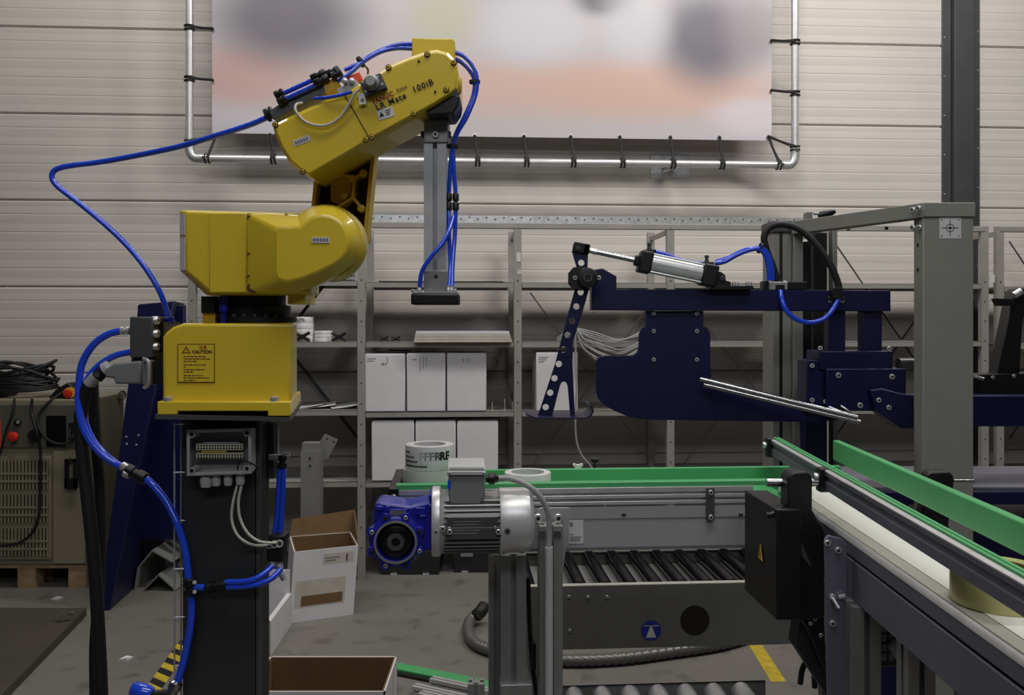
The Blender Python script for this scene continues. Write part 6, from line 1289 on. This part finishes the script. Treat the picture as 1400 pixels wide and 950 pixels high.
# pneumatic cylinder
cy = thing('pneumatic_cylinder', 'silver pneumatic cylinder with black end caps above the navy arm', 'cylinder', P(960, 390, LD + 0.02))
D = LD + 0.03
def cp(x, y, dd=0): return P(*c3(x, y), D + dd)
ax0, ax1 = cp(575, 122), cp(985, 208); axd = (ax1 - ax0).normalized(); axn = Vector((-axd.z, 0, axd.x))
def along_c(f0, f1, r, name, m_, n=28): mb = MB(); A, B = ax0 + (ax1 - ax0) * f0, ax0 + (ax1 - ax0) * f1; mb.cyl(A, B, r, n); return mb.build(name, m_, cy)
along_c(0.14, 0.75, 0.0335, 'cylinder_tube', 'alu')
def capb(f0, f1, h, name):
    A, B = ax0 + (ax1 - ax0) * f0, ax0 + (ax1 - ax0) * f1; mb = MB(); mb.par(A - axn * h - Vector((0, h, 0)), B - A, axn * 2 * h, Vector((0, 2 * h, 0))); return mb.build(name, 'black_plastic', cy, bevel=0.006)
capb(0.03, 0.17, 0.037, 'front_cap'); capb(0.73, 0.90, 0.037, 'rear_cap'); capb(-0.02, 0.04, 0.018, 'rod_nose')
for s1_ in (-1, 1):
    A = ax0 + (ax1 - ax0) * 0.15 + axn * 0.030 * s1_ - Vector((0, 0.030, 0)); B = ax0 + (ax1 - ax0) * 0.75 + axn * 0.030 * s1_ - Vector((0, 0.030, 0)); mb = MB(); mb.cyl(A, B, 0.004, 8); mb.build('tie_rod', 'steel', cy)
mb = MB(); mb.cyl(cp(385, 82), cp(580, 124), 0.0085, 14); mb.build('piston_rod', 'chrome', cy)
mb = MB(); mb.cyl(cp(352, 74), cp(392, 84), 0.011, 6); mb.build('rod_nut', 'steel', cy)
a, b = cp(282, 62), cp(355, 76); d = (b - a).normalized(); nn = Vector((-d.z, 0, d.x)); mb = MB(); mb.par(a - nn * 0.017 - Vector((0, 0.045, 0)), b - a, nn * 0.034, (0, 0.012, 0)); mb.par(a - nn * 0.017 - Vector((0, 0.01, 0)), b - a, nn * 0.034, (0, 0.03, 0)); mb.par(a + (b - a) * 0.6 - nn * 0.017 - Vector((0, 0.045, 0)), (b - a) * 0.4, nn * 0.034, (0, 0.055, 0)); ck = mb.build('clevis', 'black_plastic', cy, bevel=0.003)
bolt(cp(305, 66, -0.046), (0, -1, 0), 0.007, 'dark_grey_metal', ck)
for (x, y) in ((637, 80), (903, 138)):
    a = cp(x, y); mb = MB(); mb.box(a.x - 0.018, a.x + 0.022, a.y - 0.012, a.y + 0.012, a.z - 0.012, a.z + 0.006); ft = mb.build('flow_valve', 'black_plastic', cy, bevel=0.002)
    mb = MB(); mb.lathe(a + Zv * 0.006, Zv, [(0.008, 0), (0.008, 0.006), (0.006, 0.007), (0.006, 0.016), (0.008, 0.017), (0.008, 0.022), (0.004, 0.024)], 12); mb.build('adjusting_screw', 'nameplate', ft)
mb = MB(); mb.prism(O([c3(930, 185), c3(965, 172), c3(990, 190), c3(992, 215), c3(1015, 222), c3(1015, 245), c3(918, 252)], D - 0.02), (0, 0.05, 0)); rm = mb.build('rear_mount', 'black_plastic', cy, bevel=0.002)
bolt(cp(975, 205, -0.022), (0, -1, 0), 0.009, 'nameplate', rm)
mb = MB(); mb.prism(O([c3(918, 240), c3(1120, 240), c3(1120, 256), c3(918, 256)], D - 0.03), (0, 0.07, 0)); bp2 = mb.build('base_plate', 'black_plastic', cy, bevel=0.001)
for x in (1028, 1044, 1090, 1104): bolt(cp(x, 240), Zv, 0.006, 'steel', bp2, 0.014)
bhose([cp(660, 82), cp(700, 92), cp(760, 115), cp(820, 132), cp(880, 140), cp(905, 138)], 'blue hose lying along the silver pneumatic cylinder', 0.0085)
bhose([cp(940, 136), cp(985, 128), cp(1040, 98), cp(1100, 74), cp(1145, 70), cp(1172, 95), cp(1188, 150), cp(1192, 215)], 'blue hose arching from the cylinder to the valve, lower strand', 0.008)
bhose([cp(948, 128, 0.02), cp(1000, 112, 0.02), cp(1060, 82, 0.02), cp(1110, 68, 0.02), cp(1158, 66, 0.02), cp(1186, 95, 0.02), cp(1202, 150, 0.02), cp(1208, 215, 0.02)], 'blue hose arching from the cylinder to the valve, upper strand', 0.008)
mb = MB(); mb.ringlathe(P(1039, 339, D + 0.01), P(1050, 345, D) - P(1030, 338, D), [(0.016, -0.004), (0.019, -0.004), (0.019, 0.004), (0.016, 0.004)], 14); tag(mb.build('cable_tie', 'rubber'), 'black cable tie on the blue hoses above the navy arm', 'cable tie', 'cable ties')
vl = thing('air_valve', 'small silver solenoid valve with black ends on the navy beam', 'valve', P(1060, 396, BD + 0.02))
mb = MB(); mb.pbox(1051, 385, 1077, 396, BD + 0.005, 0.04); mb.build('valve_body', 'steel', vl, bevel=0.002)
mb = MB(); mb.pbox(1044, 384, 1051, 396.5, BD + 0.0, 0.045); mb.build('end_cap', 'black_plastic', vl, bevel=0.002)
mb = MB(); mb.pbox(1077, 385, 1104, 396, BD + 0.005, 0.035); mb.build('solenoid', 'black_plastic', vl, bevel=0.002)
mb = MB(); mb.pbox(1061, 389, 1073, 398, BD - 0.003, 0.02); mb.build('outlet', 'black_plastic', vl, bevel=0.001)
for x in (1056, 1066, 1073): bolt(P(x, 385, BD + 0.02), Zv, 0.005, 'steel', vl)
bhose([P(1067, 397, BD - 0.005), P(1069, 410, BD - 0.02), P(1076, 426, BD - 0.03), P(1090, 437, BD - 0.03), P(1108, 441, BD - 0.03), P(1126, 436, BD - 0.03), P(1138, 424, BD - 0.03), P(1146, 409, BD - 0.02)], 'blue hose drooping in a U below the navy beam', 0.0082)
hose('flex_conduit', [P(1064, 386, BD + 0.02), P(1056, 362, BD + 0.02), P(1047, 338, BD + 0.02), P(1045, 322, BD + 0.02), P(1054, 310, BD + 0.02), P(1072, 307, BD + 0.02), P(1095, 315, BD + 0.01), P(1117, 336, BD), P(1135, 362, BD - 0.01), P(1145, 385, BD - 0.015), P(1148, 400, BD - 0.015)], 0.0115, 'rubber', 'thick black conduit arching above the end of the navy beam', 'cable')
cg = thing('conduit_clamp', 'black conduit clamp with two bolts on the navy beam end', 'clamp', P(1145, 412, BD))
mb = MB(); mb.pbox(1138, 393, 1153, 409, BD - 0.03, 0.03); mb.pbox(1132, 406, 1156, 409.5, BD - 0.012, 0.012); mb.build('clamp_body', 'black_plastic', cg, bevel=0.002)
for x in (1134.5, 1151): bolt(P(x, 411, BD), (0, -1, 0), 0.008, 'steel', cg)
# ------------------------------------------------------------------ black machine parts and navy base at the right edge
rm_ = thing('tilting_arm', 'black slanted machine arm at the right edge behind the gantry post', 'machine arm', P(1385, 545, BD + 0.15))
D = BD + 0.12
mb = MB(); mb.prism(O([(1363, 512), (1372, 470), (1386, 400), (1392, 394), (1440, 394), (1440, 400), (1412, 402), (1398, 440), (1394, 512)], D), (0, 0.06, 0)); mb.build('slanted_plate', 'black_plastic', rm_, bevel=0.002)
mb = MB(); mb.prism(O([(1361, 408), (1388, 409), (1386, 418), (1366, 418)], D - 0.02), (0, 0.03, 0)); mb.build('finger', 'black_plastic', rm_)
mb = MB(); mb.cyl(P(1386, 404, D - 0.01), P(1396, 398, D - 0.01), 0.013, 14); mb.build('bushing', 'steel', rm_)
mb = MB(); mb.prism(O([(1331, 512), (1480, 509), (1480, 541), (1331, 541)], D - 0.03), (0, 0.08, 0)); hbk = mb.build('arm_base', 'black_plastic', rm_, bevel=0.002)
for (x, y) in ((1357, 516), (1386, 514)): bolt(P(x, y, D - 0.03), (0, -1, 0), 0.0065, 'steel', hbk)
mb = MB(); mb.cyl(P(1330, 514, D - 0.05), P(1345, 518, D - 0.06), 0.006, 10); mb.build('set_screw', 'chrome', hbk)
nb_ = thing('machine_base', 'dark navy machine base below the gantry at the right edge', 'machine base', (2.0, 2.9, 0))
a, b = P(1333, 672, 2.86), P(1600, 690, 2.86)
mb = MB(); mb.box(a.x - 0.35, b.x, 2.86, 3.02, b.z, a.z); mb.build('front_beam', 'navy', nb_, bevel=0.003)
mb = MB(); mb.box(a.x - 0.35, b.x, 2.87, 3.28, a.z + 0.0005, a.z + 0.012); mb.build('table_plate', 'lavender_grey', nb_)
mb = MB(); c_ = P(1345, 712, 2.9); d_ = P(1600, 790, 2.9); mb.box(c_.x, d_.x, 2.95, 3.2, d_.z, c_.z); mb.build('lower_beam', 'navy', nb_, bevel=0.003)
mb = MB(); mb.box(a.x - 0.3, a.x - 0.2, 2.9, 3.0, 0, b.z - 0.001); mb.build('leg', 'navy', nb_); mb = MB(); mb.box(b.x - 0.1, b.x, 2.9, 3.0, 0, d_.z - 0.001); mb.build('leg', 'navy', nb_)
